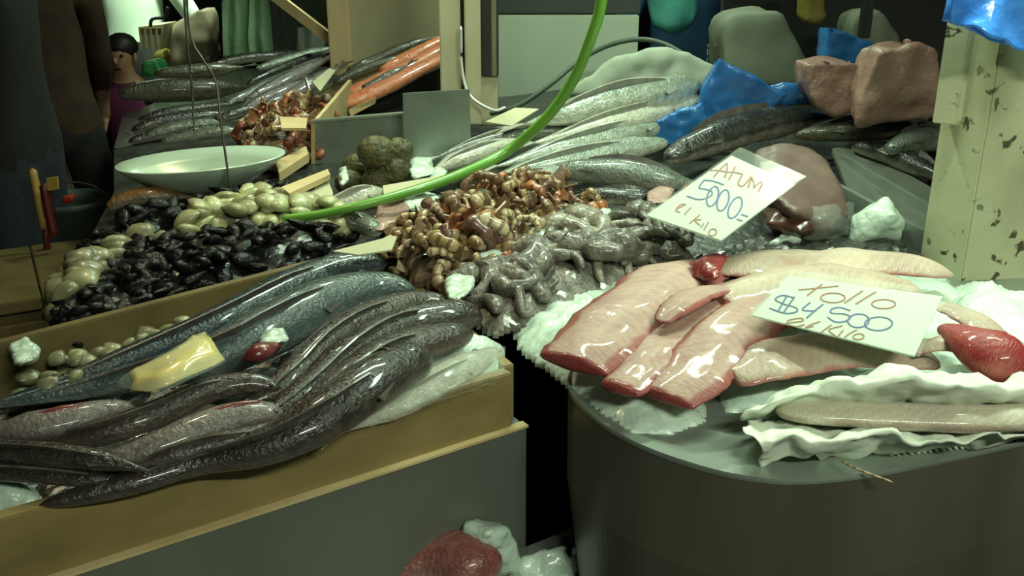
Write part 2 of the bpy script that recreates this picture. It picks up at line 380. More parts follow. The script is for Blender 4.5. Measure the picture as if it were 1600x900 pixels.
def sheet(name, grid, mat, parent=None, res=6, amp=.004, scale=25, thick=.0012, seed=0):
    rows, cols = len(grid), len(grid[0]); nr, nc = (rows-1)*res, (cols-1)*res
    vs = []; off = Vector((seed*5.1, 0, seed*2.3))
    for i in range(nr+1):
        line = [cat([Vector(grid[r][c]) for r in range(rows)], i/nr) for c in range(cols)]
        for j in range(nc+1):
            p = cat(line, j/nc)
            q = p*scale+off
            d = Vector((noise.noise(q), noise.noise(q+Vector((9, 2, 4))), noise.noise(q+Vector((3, 8, 1)))))
            vs.append(p + d*amp + Vector((0, 0, amp*.6*noise.noise(q*2.4))))
    W = nc+1
    fs = [(i*W+j, i*W+j+1, (i+1)*W+j+1, (i+1)*W+j) for i in range(nr) for j in range(nc)]
    o = mk(name, vs, fs, mat, parent, True)
    if thick:
        me = o.data; n0 = len(me.vertices); nn = [v.normal.copy() for v in me.vertices]
        bd = [i*W for i in range(nr, 0, -1)] + [j for j in range(nc)] + [i*W+nc for i in range(nr)] + [nr*W+j for j in range(nc, 0, -1)]
        v2 = [v.co.copy() for v in me.vertices] + [v.co-nn[v.index]*thick for v in me.vertices]
        f2 = fs + [tuple(k+n0 for k in reversed(f)) for f in fs] + [(bd[k], bd[(k+1) % len(bd)], bd[(k+1) % len(bd)]+n0, bd[k]+n0) for k in range(len(bd))]
        bpy.data.objects.remove(o)
        o = mk(name, v2, f2, mat, parent, True)
    return o
def inside(p, poly):
    c = False; n = len(poly)
    for i in range(n):
        a, b = poly[i], poly[i-1]
        if (a[1] > p[1]) != (b[1] > p[1]) and p[0] < (b[0]-a[0])*(p[1]-a[1])/(b[1]-a[1])+a[0]: c = not c
    return c
def edist(p, poly):
    d = 9; n = len(poly)
    for i in range(n):
        ax, ay = poly[i-1]; bx, by = poly[i]; dx, dy = bx-ax, by-ay
        t = max(0, min(1, ((p[0]-ax)*dx+(p[1]-ay)*dy)/(dx*dx+dy*dy+1e-9)))
        d = min(d, math.hypot(p[0]-ax-t*dx, p[1]-ay-t*dy))
    return d
class Mound:
    def __init__(s, pix, fn, base, hmax, amp, scale, rise=.06, seed=0, top=0):
        s.poly = [tuple(fn(x, y, top).xy) for x, y in pix]; s.base, s.hmax, s.amp, s.scale, s.rise, s.seed = base, hmax, amp, scale, rise, seed
        xs = [p[0] for p in s.poly]; ys = [p[1] for p in s.poly]; s.bb = (min(xs), max(xs), min(ys), max(ys))
    def b(s, y): return s.base if s.base is not None else surf_z(y)
    def z(s, x, y):
        d = edist((x, y), s.poly); k = min(1, d/s.rise); k = math.sin(k*math.pi/2)
        q = Vector((x*s.scale, y*s.scale, s.seed*3.7))
        nz = noise.noise(q)*.6 + .4*noise.noise(q*2.7) + .35*abs(noise.noise(q*5.1))
        return s.b(y) + k*(s.hmax + s.amp*nz)
    def pick(s, rnd):
        for _ in range(400):
            p = (rnd.uniform(s.bb[0], s.bb[1]), rnd.uniform(s.bb[2], s.bb[3]))
            if inside(p, s.poly): return p
        return p
    def build(s, name, mat, step=.008, parent=None):
        idx = {}; vs = []; fs = []
        nx = int((s.bb[1]-s.bb[0])/step)+2; ny = int((s.bb[3]-s.bb[2])/step)+2
        for i in range(nx):
            for j in range(ny):
                x, y = s.bb[0]+i*step, s.bb[2]+j*step
                if inside((x, y), s.poly):
                    q = Vector((x, y, s.seed))*60
                    idx[i, j] = len(vs); vs.append((x+noise.noise(q)*step*.4, y+noise.noise(q+Vector((5, 5, 5)))*step*.4, s.z(x, y)))
        for (i, j) in idx:
            if (i+1, j) in idx and (i, j+1) in idx and (i+1, j+1) in idx:
                fs.append((idx[i, j], idx[i+1, j], idx[i+1, j+1], idx[i, j+1]))
        o = mk(name, vs, fs, mat, parent, mat.startswith('ice'))
        bm = bmesh.new(); bm.from_mesh(o.data)
        be = [e for e in bm.edges if e.is_boundary]
        r = bmesh.ops.extrude_edge_only(bm, edges=be)
        for v in r['geom']:
            if isinstance(v, bmesh.types.BMVert): v.co.z = s.b(v.co.y)-.004
        bmesh.ops.recalc_face_normals(bm, faces=bm.faces); bm.to_mesh(o.data); bm.free()
        return o
def place(me, name, mat_i, mats, loc, rot, sc, label, catg, group):
    o = bpy.data.objects.new(name, me[mat_i] if isinstance(me, list) else me); COL.objects.link(o)
    o.location = loc; o.rotation_euler = rot; o.scale = (sc,)*3 if not isinstance(sc, tuple) else sc
    return tag(o, label, catg, group)
# ------------------------------------------------------------------ room shell
struct(box('floor', (0, 3.2, -.05), (9, 9, .1), 'floor_concrete'))
struct(box('wall_back', (0, 7.75, 1.6), (9, .1, 3.2), 'dark_wall'))
struct(box('wall_left', (-4.45, 3.2, 1.6), (.1, 9, 3.2), 'dark_wall'))
struct(box('wall_right', (4.45, 3.2, 1.6), (.1, 9, 3.2), 'dark_wall'))
struct(box('ceiling', (0, 3.2, 3.25), (9, 9, .1), 'dark_wall'))
for i, (loc, tg_, sx, sy, pw, colr, spd) in enumerate(LAMPS):
    t = empty('hanging_lamp', (loc[0], loc[1], loc[2]))
    nm = ['over the fillet counter', 'over the silver fish', 'over the mussels, warm bulb', 'over the far left stall', 'above the back of the right stall', 'above the people at left, unseen and aimed to brighten the white shirt', 'over the aisle, an added unseen fill for the counter fronts'][i]
    tag(t, 'tube lamp hung ' + nm, 'lamp', 'lamps above the stalls')
    hs = box('housing', (loc[0], loc[1], loc[2]+.05), (sx+.08, sy+.06, .05), 'lamp_white', t, bevel=.008)
    rd = tube('hanging_rod', [(loc[0], loc[1], loc[2]+.07), (loc[0], loc[1], 2.9), (loc[0], loc[1], 3.2)], .006, 'wire', t, 6, 6)
    reloc(t, loc)
    area(loc, tg_, sx, sy, pw, colr, spd)
# ------------------------------------------------------------------ front-left tray : plywood boards, steel front
A = PZ(0, 812, .95); B = PZ(800, 582, .95)
U = (B-A); U.z = 0; U.normalize(); V = Vector((-U.y, U.x, 0)); Z = Vector((0, 0, 1))
A0 = B - U*1.25
case = empty('fish_display_case')
tag(case, 'fish display case with plywood edged tray on grey steel front, bottom left', 'display case')
prism('front_board', [A0, B, B+V*.022, A0+V*.022], (0, 0, -.092), 'plywood', case, .002)
C = PZ(600, 382, .99); D = PZ(50, 524, .99); D0 = D+(D-C).normalized()*.6
bn = Vector((-(C-D).y, (C-D).x, 0)).normalized()
prism('back_board', [D0, C, C+bn*.02, D0+bn*.02], (0, 0, -.13), 'plywood_dark', case, .002)
prism('side_board', [B+V*.024, C-Z*.04, C-Z*.04+U*.02, B+V*.024+U*.02], (0, 0, -.09), 'plywood', case, .002)
prism('tray_floor', [A0+V*.02-Z*.08, B+V*.02-Z*.08, C-Z*.12, D0-Z*.12], (0, 0, -.012), 'steel', case)
SB = B - Z*.092 + U*.022
SA = A0 - Z*.092
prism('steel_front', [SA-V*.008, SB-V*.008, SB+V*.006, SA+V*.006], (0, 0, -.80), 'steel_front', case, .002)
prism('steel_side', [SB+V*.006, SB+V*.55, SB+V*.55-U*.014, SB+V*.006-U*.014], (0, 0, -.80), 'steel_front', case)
prism('steel_edge', [SA-V*.012, SB-V*.012, SB+V*.004, SA+V*.004], (0, 0, .004), 'pine', case)
rv = PZ(527, 826, .70)
reloc(case, (A0.x, A0.y, 0))
TRAY = TR(.93)
wb = Mound([(-150, 880), (790, 592), (640, 425), (60, 560), (-150, 620)], TR(.90), .872, .03, .02, 20, .03, 3)
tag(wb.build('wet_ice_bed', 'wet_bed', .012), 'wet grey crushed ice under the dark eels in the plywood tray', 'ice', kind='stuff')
def fish(name, label, ctrl, mat, fn=TRAY, ends=('round', 'taper'), flat=.8, roll=0, fins='fin', group=None, eye=True, tail=True, dorsal=True, catg='fish', lump=.12, gill=False, n=26, slit=False):
    """ctrl: (px, py, half width px, height above tray), head first"""
    r = empty(name); P = [fn(x, y, dz) for x, y, hw, dz in ctrl]
    W = [max(.003, c[2]*depth(p)/F) for c, p in zip(ctrl, P)]; H = [x*flat for x in W]
    sd = random.random()*9
    sweep('body', P, W, H, mat, r, n, 14, ends, roll, lump, sd)
    T0 = (P[1]-P[0]).normalized(); rt = T0.cross(Z).normalized(); up = rt.cross(T0)
    if eye:
        p = cat(P, .055); wv, hv = cat(W, .055)*.78, cat(H, .055)*.78
        for s in (-1, 1):
            c = p + rt*s*wv*.72 + up*hv*.66; re = max(.0035, wv*.2)
            sweep('eye', [c-T0*re, c, c+T0*re], [re*.5, re, re*.5], [re*.5, re, re*.5], 'eye', r, 6, 8, ('round', 'round'))
    if gill or eye:
        g = cat(P, .16); wv, hv = cat(W, .16), cat(H, .16)
        pts = [g + rt*wv*1.02*math.cos(a) + up*hv*1.02*math.sin(a) - T0*.25*wv*math.cos(2*a) for a in [math.pi*(.05+.09*k) for k in range(6)]]
        tube('gill_cover', pts, [.0015*max(1, wv/.02)]*6, 'gill_red' if gill else fins, r, 10, 5)
    Te = (P[-1]-P[-2]).normalized(); re_ = Te.cross(Z).normalized()
    if tail:
        e = cat(P, .985); L = max(.02, max(W)*1.5); sp = max(W)*.95
        q = [e - Te*.01, e+Te*L+re_*sp+Z*.004, e+Te*L*.62+Z*.002, e+Te*L-re_*sp+Z*.004]
        prism('tail_fin', q, (0, 0, .0025), fins, r)
    if dorsal:
        pts = []
        for k in range(11):
            u = .28+.6*k/10; p = cat(P, u); T = (cat(P, u+.01)-cat(P, u-.01)).normalized(); a = T.cross(Z).normalized(); b_ = a.cross(T)
            hh = cat(H, u)*endmul(1-u, ends[1]); fh = cat(W, u)*.35*math.sin(math.pi*min(1, .08+k/10))
            ww = cat(W, u)*endmul(1-u, ends[1])
            an = math.radians(115 - math.degrees(roll))
            base = p + a*ww*math.cos(an)*.97 + b_*hh*math.sin(an)*.97
            out = (a*math.cos(an)*.9+b_*math.sin(an)).normalized()
            pts.append((base - out*.002, base+out*fh - T*fh*.4, T.cross(out)*.0012))
        vs = []; fs = []
        for b0, t0, nn in pts: vs += [b0-nn, t0-nn, t0+nn, b0+nn]
        for k in range(10):
            for j in range(4): fs.append((4*k+j, 4*k+(j+1) % 4, 4*k+4+(j+1) % 4, 4*k+4+j))
        fs += [(0, 1, 2, 3), (40, 41, 42, 43)]
        mk('dorsal_fin', vs, fs, fins, r)
        u = .24; p = cat(P, u); T = (cat(P, u+.01)-cat(P, u-.01)).normalized(); a = T.cross(Z).normalized()
        ww = cat(W, u)
        for s in (-1, 1):
            c = p + a*s*ww*.9 + Z*cat(H, u)*.3
            prism('pectoral_fin', [c, c+T*ww*1.3+a*s*ww*.25+Z*.002, c+T*ww*1.1-Z*ww*.15+a*s*ww*.32], a*s*.002+Z*.001, fins, r)
    if slit:
        u = slit if isinstance(slit, float) else .4; p = cat(P, u); T = (cat(P, u+.01)-cat(P, u-.01)).normalized(); ww, hh = cat(W, u), cat(H, u)
        c = p + Z*hh*.93
        sweep('belly_slit', [c-T*ww*1.3-Z*hh*.12, c, c+T*ww*1.3-Z*hh*.12], [.002, ww*.24, .002], [.002, .004, .002], 'gill_red', r, 8, 8)
    reloc(r, P[0]-Z*H[0])
    return tag(r, label, catg, group)
CG = 'dark fish heaped in the plywood tray'
fish('blue_backed_fish', 'long navy blue-backed fish along the back board of the plywood tray', [(606, 410, 18, .035), (540, 418, 30, .035), (450, 448, 32, .035), (340, 502, 28, .03), (220, 552, 24, .02), (100, 595, 20, .015), (-20, 632, 14, .01)], 'navy_fish', group=CG)
fish('blue_backed_fish', 'thick steel-blue fish with red gill, tail hidden under the golden tag', [(650, 452, 18, .045), (580, 450, 32, .05), (490, 478, 46, .05), (410, 520, 50, .045), (325, 560, 40, .04), (180, 596, 26, .02), (60, 622, 20, .015), (-40, 640, 14, .01)], 'blue_fish', group=CG)
g = fish('conger_eel', 'grey-brown eel lying right below the steel-blue fish', [(705, 472, 14, .04), (645, 474, 25, .045), (572, 498, 30, .05), (505, 540, 30, .05), (455, 590, 28, .045), (400, 625, 24, .04), (330, 640, 14, .03)], 'conger_brown', group=CG, eye=False)
fish('conger_eel', 'dark eel with glistening back, third below the steel-blue fish', [(755, 495, 22, .04), (695, 496, 34, .05), (620, 512, 36, .055), (550, 552, 35, .055), (485, 608, 31, .05), (420, 650, 22, .05), (340, 690, 14, .03)], 'conger', group=CG)
fish('conger_eel', 'broad brown eel between the glistening dark eel and the blunt-headed one', [(738, 520, 18, .05), (685, 532, 34, .055), (615, 552, 38, .06), (545, 595, 37, .06), (485, 645, 31, .055), (420, 672, 20, .05), (330, 705, 12, .03)], 'conger_brown', group=CG, eye=False)
fish('conger_eel', 'very dark blunt-headed eel running down along the front board', [(670, 556, 28, .06), (622, 574, 42, .065), (562, 612, 46, .065), (497, 658, 44, .055), (420, 696, 36, .04), (310, 722, 26, .03), (180, 760, 22, .025), (60, 790, 15, .02)], 'conger', group=CG, ends=('round', 'round'), tail=False)
fish('conger_eel', 'dark eel with humped back lying under the golden tag', [(440, 608, 12, .05), (390, 598, 20, .06), (320, 612, 24, .06), (240, 648, 26, .06), (150, 678, 26, .05), (60, 690, 24, .04), (-40, 690, 20, .03)], 'conger_brown', group=CG)
fish('conger_eel', 'belly-up pinkish eel with red slit, left of the spiky dark fins', [(445, 645, 18, .05), (390, 650, 30, .055), (320, 668, 32, .055), (240, 700, 28, .05), (170, 722, 22, .04), (60, 735, 16, .03), (-40, 742, 12, .02)], 'conger_belly', group=CG, roll=math.pi, slit=.22, dorsal=False)
fish('conger_eel', 'belly-up pale eel with red slit at the left picture edge', [(210, 640, 16, .05), (160, 645, 26, .06), (100, 660, 32, .06), (30, 672, 32, .06), (-50, 690, 26, .05)], 'conger_belly', group=CG, roll=math.pi, slit=.5, dorsal=False, eye=False)
fish('conger_eel', 'slim dark eel, lower left, above the slimmest one', [(240, 738, 10, .04), (170, 722, 20, .05), (90, 712, 22, .055), (10, 704, 22, .055), (-60, 700, 20, .05)], 'conger', group=CG, eye=False, ends=('taper', 'round'), tail=False)
fish('conger_eel', 'slimmest dark eel, lowest of those at the left picture edge', [(225, 752, 8, .03), (150, 748, 15, .035), (70, 742, 17, .04), (-10, 736, 17, .04), (-60, 734, 15, .04)], 'conger', group=CG, eye=False, ends=('taper', 'round'), tail=False)
fish('conger_eel', 'grey eel squeezed between blunt-headed eel and belly-up eel', [(470, 655, 12, .04), (400, 682, 22, .045), (310, 700, 24, .045), (230, 722, 18, .04), (160, 745, 10, .03)], 'conger_belly', group=CG, eye=False, tail=False)
fish('pale_bellied_fish', 'pale silvery fish under clear film at the right end of the plywood tray', [(785, 548, 12, .02), (730, 572, 26, .025), (660, 610, 30, .02), (590, 645, 26, .015), (520, 680, 14, .01)], 'pale_fish', group=CG, fins='fin_pale')
ib = Mound([(560, 665), (790, 590), (790, 540), (720, 545), (640, 590), (570, 640)], TR(.93), .925, .034, .02, 30, .03, 5)
tag(ib.build('crushed_ice', 'ice', .007), 'wet crushed ice beside the pale fish at the right end of the plywood tray', 'ice', kind='stuff')
tag(sheet('cling_film', [[TRAY(700, 540, .03), TRAY(745, 535, .045), TRAY(788, 545, .03)], [TRAY(640, 590, .04), TRAY(705, 580, .055), TRAY(785, 580, .035)], [TRAY(570, 640, .035), TRAY(650, 630, .05), TRAY(770, 598, .02)], [TRAY(535, 672, .02), TRAY(610, 655, .03), TRAY(720, 618, .02)]], 'cling_film', res=9, amp=.007, scale=32), 'clear wet cling film over the pale fish in the plywood tray', 'plastic film')
ig = Mound([(-60, 800), (75, 785), (60, 760), (-60, 760)], TR(.93), .925, .025, .02, 30, .03, 8)
tag(ig.build('crushed_ice', 'ice', .008), 'patch of crushed ice at the left picture edge below the slim eels', 'ice', kind='stuff')
k = blob('ice_lump', [PZ(x, y, z) for x, y in ((415, 520), (440, 512), (450, 530), (425, 542), (405, 535)) for z in (.985, 1.01)], 'ice_bright', vox=.004, amp=.006, scale=70)
tag(k, 'small white ice lump on the steel-blue fish', 'ice')
k = sweep('gill_flap', [PZ(378, 562, 1.0), PZ(405, 550, 1.01), PZ(436, 538, 1.0)], [.004, .016, .006], [.004, .012, .005], 'gill_red')
tag(k, 'torn dark red gill piece beside the golden tag', 'fish piece')
# golden tag
gt = [PZ(190, 603, 1.02), PZ(208, 578, 1.03), PZ(322, 515, 1.05), PZ(348, 560, 1.03), PZ(270, 598, 1.02)]
tg = empty('price_tag')
sheet('tag_card', [[PZ(203, 580, 1.035), PZ(262, 548, 1.05), PZ(320, 516, 1.05)], [PZ(205, 598, 1.03), PZ(268, 574, 1.045), PZ(338, 540, 1.045)], [PZ(203, 614, 1.015), PZ(262, 603, 1.03), PZ(350, 562, 1.03)]], 'gold_card', tg, 6, .003, 30, .002)
sheet('sleeve', [[PZ(184, 592, 1.03), PZ(258, 550, 1.053), PZ(322, 514, 1.054)], [PZ(188, 606, 1.02), PZ(264, 608, 1.033), PZ(354, 563, 1.033)]], 'sleeve', tg, 8, .003, 30, .0008, 2)
reloc(tg, PZ(270, 598, 1.0))
tag(tg, 'golden yellow price tag in clear sleeve lying on the dark fish', 'price tag')
# ------------------------------------------------------------------ right counter with rounded corner
def rimpt(x, y): return PZ(x, y, .95)
rim_px = [(905, 560), (888, 588), (890, 612), (915, 640), (950, 668), (1000, 695), (1060, 718), (1130, 738), (1200, 749), (1260, 750), (1330, 744), (1400, 733), (1500, 712), (1600, 690)]
rim = [rimpt(*p) for p in rim_px]
e1 = rim[-1] + (rim[-1]-rim[-2]).normalized()*.45
rim = rim + [e1, e1+Vector((-.12, .75, 0)), rim[0]+Vector((.02, .42, 0))]
cnt = empty('fillet_counter'); cen = sum(rim, Vector())/len(rim)
def loft(name, loops, mat, parent, smooth=True):
    n = len(loops[0]); vs = [p for l in loops for p in l]; fs = []
    for i in range(len(loops)-1):
        for j in range(n): fs.append((i*n+j, i*n+(j+1) % n, (i+1)*n+(j+1) % n, (i+1)*n+j))
    fs.append(tuple(range((len(loops)-1)*n, len(loops)*n)))
    o = mk(name, vs, fs, mat, parent, False)
    return o
def fine(loop, k=4):
    out = []
    n = len(loop)
    for i in range(n):
        a, b_ = loop[i], loop[(i+1) % n]
        if i < 13:
            p0 = loop[i-1] if i > 0 else a; p3 = loop[(i+2) % n] if i < 12 else b_
            for j in range(k):
                f = j/k; out.append(.5*((2*a)+(b_-p0)*f+(2*p0-5*a+4*b_-p3)*f*f+(3*a-p0-3*b_+p3)*f**3))
        else: out.append(a)
    return out
R0 = fine(rim)
def inset(l, k, z): return [Vector((cen.x+(p.x-cen.x)*(1-k), cen.y+(p.y-cen.y)*(1-k), z)) for p in l]
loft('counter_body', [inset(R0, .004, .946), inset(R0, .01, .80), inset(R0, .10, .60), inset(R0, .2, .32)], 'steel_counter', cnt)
loft('tray_rim', [inset(R0, .0, .944), inset(R0, -.003, .948), inset(R0, .0, .9515), inset(R0, .006, .9505), inset(R0, .016, .940)], 'steel', cnt)
loft('leg_frame', [inset(R0, .24, .34), inset(R0, .24, 0)], 'black_rubber', cnt)
# seam strip on the apron
reloc(cnt, (cen.x, cen.y, 0))
tag(cnt, 'stainless steel counter with rounded corner carrying the pink fillets', 'counter')
T2 = TR(.94)
ice1 = Mound([(812, 540), (795, 505), (830, 470), (930, 440), (985, 430), (1080, 440), (1100, 560), (1110, 650), (1050, 672), (985, 668), (930, 632), (890, 596)], TR(.95), .938, .026, .012, 40, .07, 11)
tag(ice1.build('crushed_ice', 'ice_bright', .007), 'white crushed ice under and left of the pink fillets', 'ice', kind='stuff')
ice2 = Mound([(1470, 480), (1490, 440), (1560, 455), (1680, 500), (1720, 600), (1600, 560), (1520, 520)], TR(.95), .938, .05, .014, 34, .08, 12)
tag(ice2.build('crushed_ice', 'ice_bright', .008), 'white crushed ice at right behind the red piece of meat', 'ice', kind='stuff')
ice3 = Mound([(1090, 560), (1110, 480), (1150, 420), (1480, 420), (1560, 520), (1600, 600), (1300, 620), (1130, 640)], TR(.95), .938, .02, .015, 24, .05, 13)
tag(ice3.build('crushed_ice', 'ice', .01), 'crushed ice hidden under the fillets below the white price card', 'ice', kind='stuff')
FG = 'pink fish fillets on the steel counter'
def fillet(label, ctrl, mat='fillet', flat=.40, ends=('cut', 'round'), fn=T2, lump=.25, group=FG, name='fish_fillet', n=44, lens=1):
    P = [fn(x, y, dz) for x, y, hw, dz in ctrl]; W = [c[2]*depth(p)/F for c, p in zip(ctrl, P)]
    o = sweep(name, P, W, [x*flat for x in W], mat, None, n, 26, ends, 0, lump, random.random()*9, lens)
    return tag(o, label, 'fish fillet', group)
fillet('broad pink fillet with dark red cut end, leftmost on the ice', [(892, 575, 66, .05), (930, 540, 72, .06), (985, 490, 76, .07), (1045, 445, 72, .075), (1115, 415, 44, .07)], flat=.30)
fillet('narrow pink fillet second from the left, red edge against the broad one', [(968, 615, 38, .045), (1015, 570, 46, .055), (1070, 512, 50, .062), (1130, 468, 48, .07), (1190, 445, 30, .07)], flat=.38)
fillet('short pink fillet tucked above the two leftmost ones', [(1030, 505, 14, .09), (1055, 482, 26, .10), (1095, 460, 28, .10), (1140, 452, 16, .095)], ends=('round', 'round'))
fillet('pink fillet with silvery line, left of the short yellowish one', [(1042, 630, 48, .04), (1085, 582, 58, .06), (1138, 528, 62, .075), (1190, 488, 58, .085), (1260, 462, 34, .085)], flat=.31)
fillet('long pale fillet along the back of the counter with red folded end', [(1085, 420, 28, .075), (1150, 416, 46, .08), (1240, 414, 54, .08), (1340, 412, 52, .08), (1430, 418, 44, .07), (1490, 430, 20, .06)], 'fillet_pale', flat=.33, ends=('cut', 'round'))
k = blob('fillet_flap', [PZ(x, y, z) for x, y, z in ((1075, 412, 1.04), (1115, 394, 1.04), (1142, 396, 1.05), (1125, 418, 1.06), (1122, 440, 1.05), (1105, 440, 1.04), (1078, 436, 1.03), (1095, 405, 1.06))], 'cut_red', vox=.004, amp=.003, scale=50)
tag(k, 'dark red folded flap of flesh at the end of the long back fillet', 'fish piece')
fillet('arched pale fillet behind the white price card', [(1120, 472, 32, .085), (1190, 450, 46, .095), (1270, 436, 48, .095), (1360, 442, 46, .085), (1440, 455, 24, .075)], 'fillet_pale')
fillet('pale fillet under the left corner of the price card', [(1130, 515, 34, .075), (1200, 490, 48, .085), (1300, 484, 52, .075), (1400, 505, 42, .06)], 'fillet_pale', flat=.3)
fillet('yellowish fillet with pale sinew lines in front of the price card', [(1128, 585, 48, .055), (1190, 566, 64, .065), (1280, 552, 64, .065), (1380, 552, 54, .065), (1470, 568, 32, .055)], 'fillet_pale', flat=.36, ends=('cut', 'round'))
fillet('knobbly pale strip of flesh right of the price card', [(1425, 548, 22, .08), (1470, 540, 26, .09), (1520, 548, 20, .08)], 'fillet_pale', ends=('round', 'round'), flat=.7, lump=.5)
fillet('speckled pale fillet at right running out behind the red meat', [(1470, 478, 20, .09), (1510, 495, 26, .095), (1560, 530, 28, .09), (1625, 575, 26, .08)], 'fillet_pale')
k = sweep('red_meat_piece', [T2(1468, 512, .10), T2(1500, 525, .105), T2(1545, 553, .10), T2(1585, 578, .08), T2(1600, 592, .07)], [.008, .022, .038, .040, .03], [.006, .016, .03, .034, .028], 'fillet_red', None, 24, 16, ('round', 'round'), 0, .35, 4)
tag(k, 'shiny dark red piece of fish meat right of the price card', 'fish piece', FG)
# paper towel cradle with belly strip
grid = [[(1190, 640, .05), (1225, 616, .065), (1300, 590, .09), (1400, 576, .105), (1510, 584, .10), (1640, 594, .085)],
        [(1165, 652, .04), (1215, 632, .07), (1300, 612, .09), (1400, 602, .10), (1510, 610, .095), (1640, 612, .08)],
        [(1175, 660, .02), (1225, 655, .012), (1300, 655, .012), (1400, 660, .012), (1510, 662, .012), (1640, 660, .012)],
        [(1170, 676, .05), (1225, 676, .055), (1300, 678, .05), (1400, 676, .052), (1510, 684, .04), (1640, 672, .045)],
        [(1180, 702, .04), (1232, 690, .055), (1300, 690, .045), (1400, 690, .04), (1510, 690, .022), (1640, 678, .025)],
        [(1190, 728, .0), (1240, 718, .012), (1300, 714, .002), (1390, 706, .002), (1510, 696, .0), (1640, 684, .0)]]
pt = empty('paper_towel')
sheet('towel_sheet', [[T2(*p) for p in r] for r in grid], 'paper_towel', pt, 12, .014, 22, .0012)
vs = []; fs = []
E0, E1 = T2(1385, 706, .004), T2(1640, 680, .004)
nz = 26
for i in range(nz):
    a, b_, c = E0.lerp(E1, i/nz), E0.lerp(E1, (i+1)/nz), E0.lerp(E1, (i+.5)/nz)
    d = Vector((.1, -1, 0)).normalized()*.010
    q = len(vs); vs += [a, b_, c+d-Z*.003, a+Z*.002, b_+Z*.002, c+d-Z*.001]; fs += [(q, q+1, q+2), (q+3, q+5, q+4), (q, q+2, q+5, q+3), (q+1, q+4, q+5, q+2), (q, q+3, q+4, q+1)]
mk('perforated_edge', vs, fs, 'paper_towel', pt)
reloc(pt, T2(1300, 690, 0))
tag(pt, 'crumpled white paper towel with perforated edge at the counter front', 'paper towel')
fillet('greyish skin-side strip of fish cradled in the paper towel', [(1212, 640, 16, .05), (1260, 644, 27, .055), (1340, 648, 32, .055), (1440, 652, 33, .055), (1540, 654, 33, .055), (1660, 650, 32, .055)], 'fillet_belly', .55, ('round', 'blunt'), lens=0, lump=.12)
k = tube('fish_bone', [PZ(1308, 716, .957), PZ(1340, 733, .958), PZ(1396, 754, .955)], .0014, 'prawn_pale', None, 10, 6)
tag(k, 'thin white fish bone sticking out over the counter rim', 'fish bone')
# ------------------------------------------------------------------ price cards with handwriting
def plane_of(q): n = (q[1]-q[0]).cross(q[3]-q[0]).normalized(); n = n if n.z > 0 else -n; return q[0], n
def onplane(px, py, pl, off=0):
    d = ray(px, py); t = (pl[0]-ORG).dot(pl[1])/d.dot(pl[1]); return ORG + d*t + pl[1]*off
def ell(cx, cy, rx, ry, sk=0, n=16, a0=.3): return [(cx+rx*math.cos(a0+2*math.pi*i/n)+sk*ry*math.sin(a0+2*math.pi*i/n), cy-ry*math.sin(a0+2*math.pi*i/n)) for i in range(n+2)]
def writing(name, strokes, ox, oy, pl, mat, parent, wpx=2.1):
    vs = []; fs = []
    for s in strokes:
        P = [onplane(ox+x/4, oy+y/4, pl, .0016) for x, y in s]
        if len(P) > 2: P = [cat(P, i/(len(P)*4)) for i in range(len(P)*4+1)]
        for i, p in enumerate(P):
            T = (P[min(i+1, len(P)-1)]-P[max(0, i-1)]).normalized(); sd = T.cross(pl[1]).normalized()*(wpx*depth(p)/F*.5)
            q = len(vs); vs += [p-sd, p+sd, p-sd-pl[1]*.0012, p+sd-pl[1]*.0012]
            if i: fs += [(q-4, q-3, q+1, q), (q-4, q, q+2, q-2), (q-3, q-1, q+3, q+1)]
    return mk(name, vs, fs, mat, parent)
def card(label, q, red1, blue, red2, ox, oy, strip):
    r = empty('price_card'); pl = plane_of(q); q = q[:2] + [q[2]-pl[1]*((q[2]-q[0]).dot(pl[1]))] + q[3:]
    prism('card', q, -pl[1]*.0025, 'card', r)
    up = (q[0]-q[3]).normalized(); sd = (q[1]-q[0]).normalized()
    s = [q[0]+up*strip+pl[1]*.0022-sd*.004, q[1]+up*strip+pl[1]*.0022+sd*.006, q[2]-up*.006+pl[1]*.0022+sd*.006, q[3]-up*.008+pl[1]*.0022-sd*.004]
    prism('sleeve', s, -pl[1]*.0003, 'sleeve', r)
    writing('word', red1, ox, oy, pl, 'ink_red', r); writing('price', blue, ox, oy, pl, 'ink_blue', r, 2.3); writing('unit_word', red2[:2], ox, oy, pl, 'ink_red', r, 1.8); writing('unit_word', red2[2:], ox, oy, pl, 'ink_red', r, 1.8)
    reloc(r, (q[2]+q[3])/2)
    return tag(r, label, 'price card')
q1 = [PZ(1143, 243, 1.155), PZ(1241, 288, 1.15), PZ(1130, 388, 1.07), PZ(1010, 336, 1.075)]
atun_r = [[(662, 308), (700, 262), (745, 222)], [(745, 222), (745, 262), (730, 312)], [(640, 268), (690, 268), (752, 280)], [(795, 245), (775, 290), (755, 325)], [(750, 278), (795, 280), (845, 292)],
          [(840, 295), (815, 345), (835, 368), (865, 345), (895, 308)], [(900, 312), (875, 375)], [(900, 315), (915, 350), (912, 378)], [(912, 378), (945, 345), (965, 350), (935, 408)]]
atun_b = [[(725, 358), (660, 335), (600, 328)], [(600, 330), (570, 375), (610, 385), (650, 400), (640, 430), (570, 450), (495, 428)], ell(655, 430, 34, 62, .25), ell(720, 455, 34, 66, .25), ell(795, 500, 38, 66, .35), [(835, 543), (876, 556)], [(806, 572), (842, 584)]]
atun_r2 = [[(425, 510), (470, 490), (485, 480), (455, 482), (425, 515), (450, 530)], [(520, 500), (490, 530), (480, 545)], [(575, 545), (540, 575), (510, 600)], [(585, 575), (545, 580), (575, 610)], [(600, 600), (580, 625)], [(630, 590), (600, 640)], ell(655, 655, 24, 22, .2), [(495, 345), (470, 385)]]
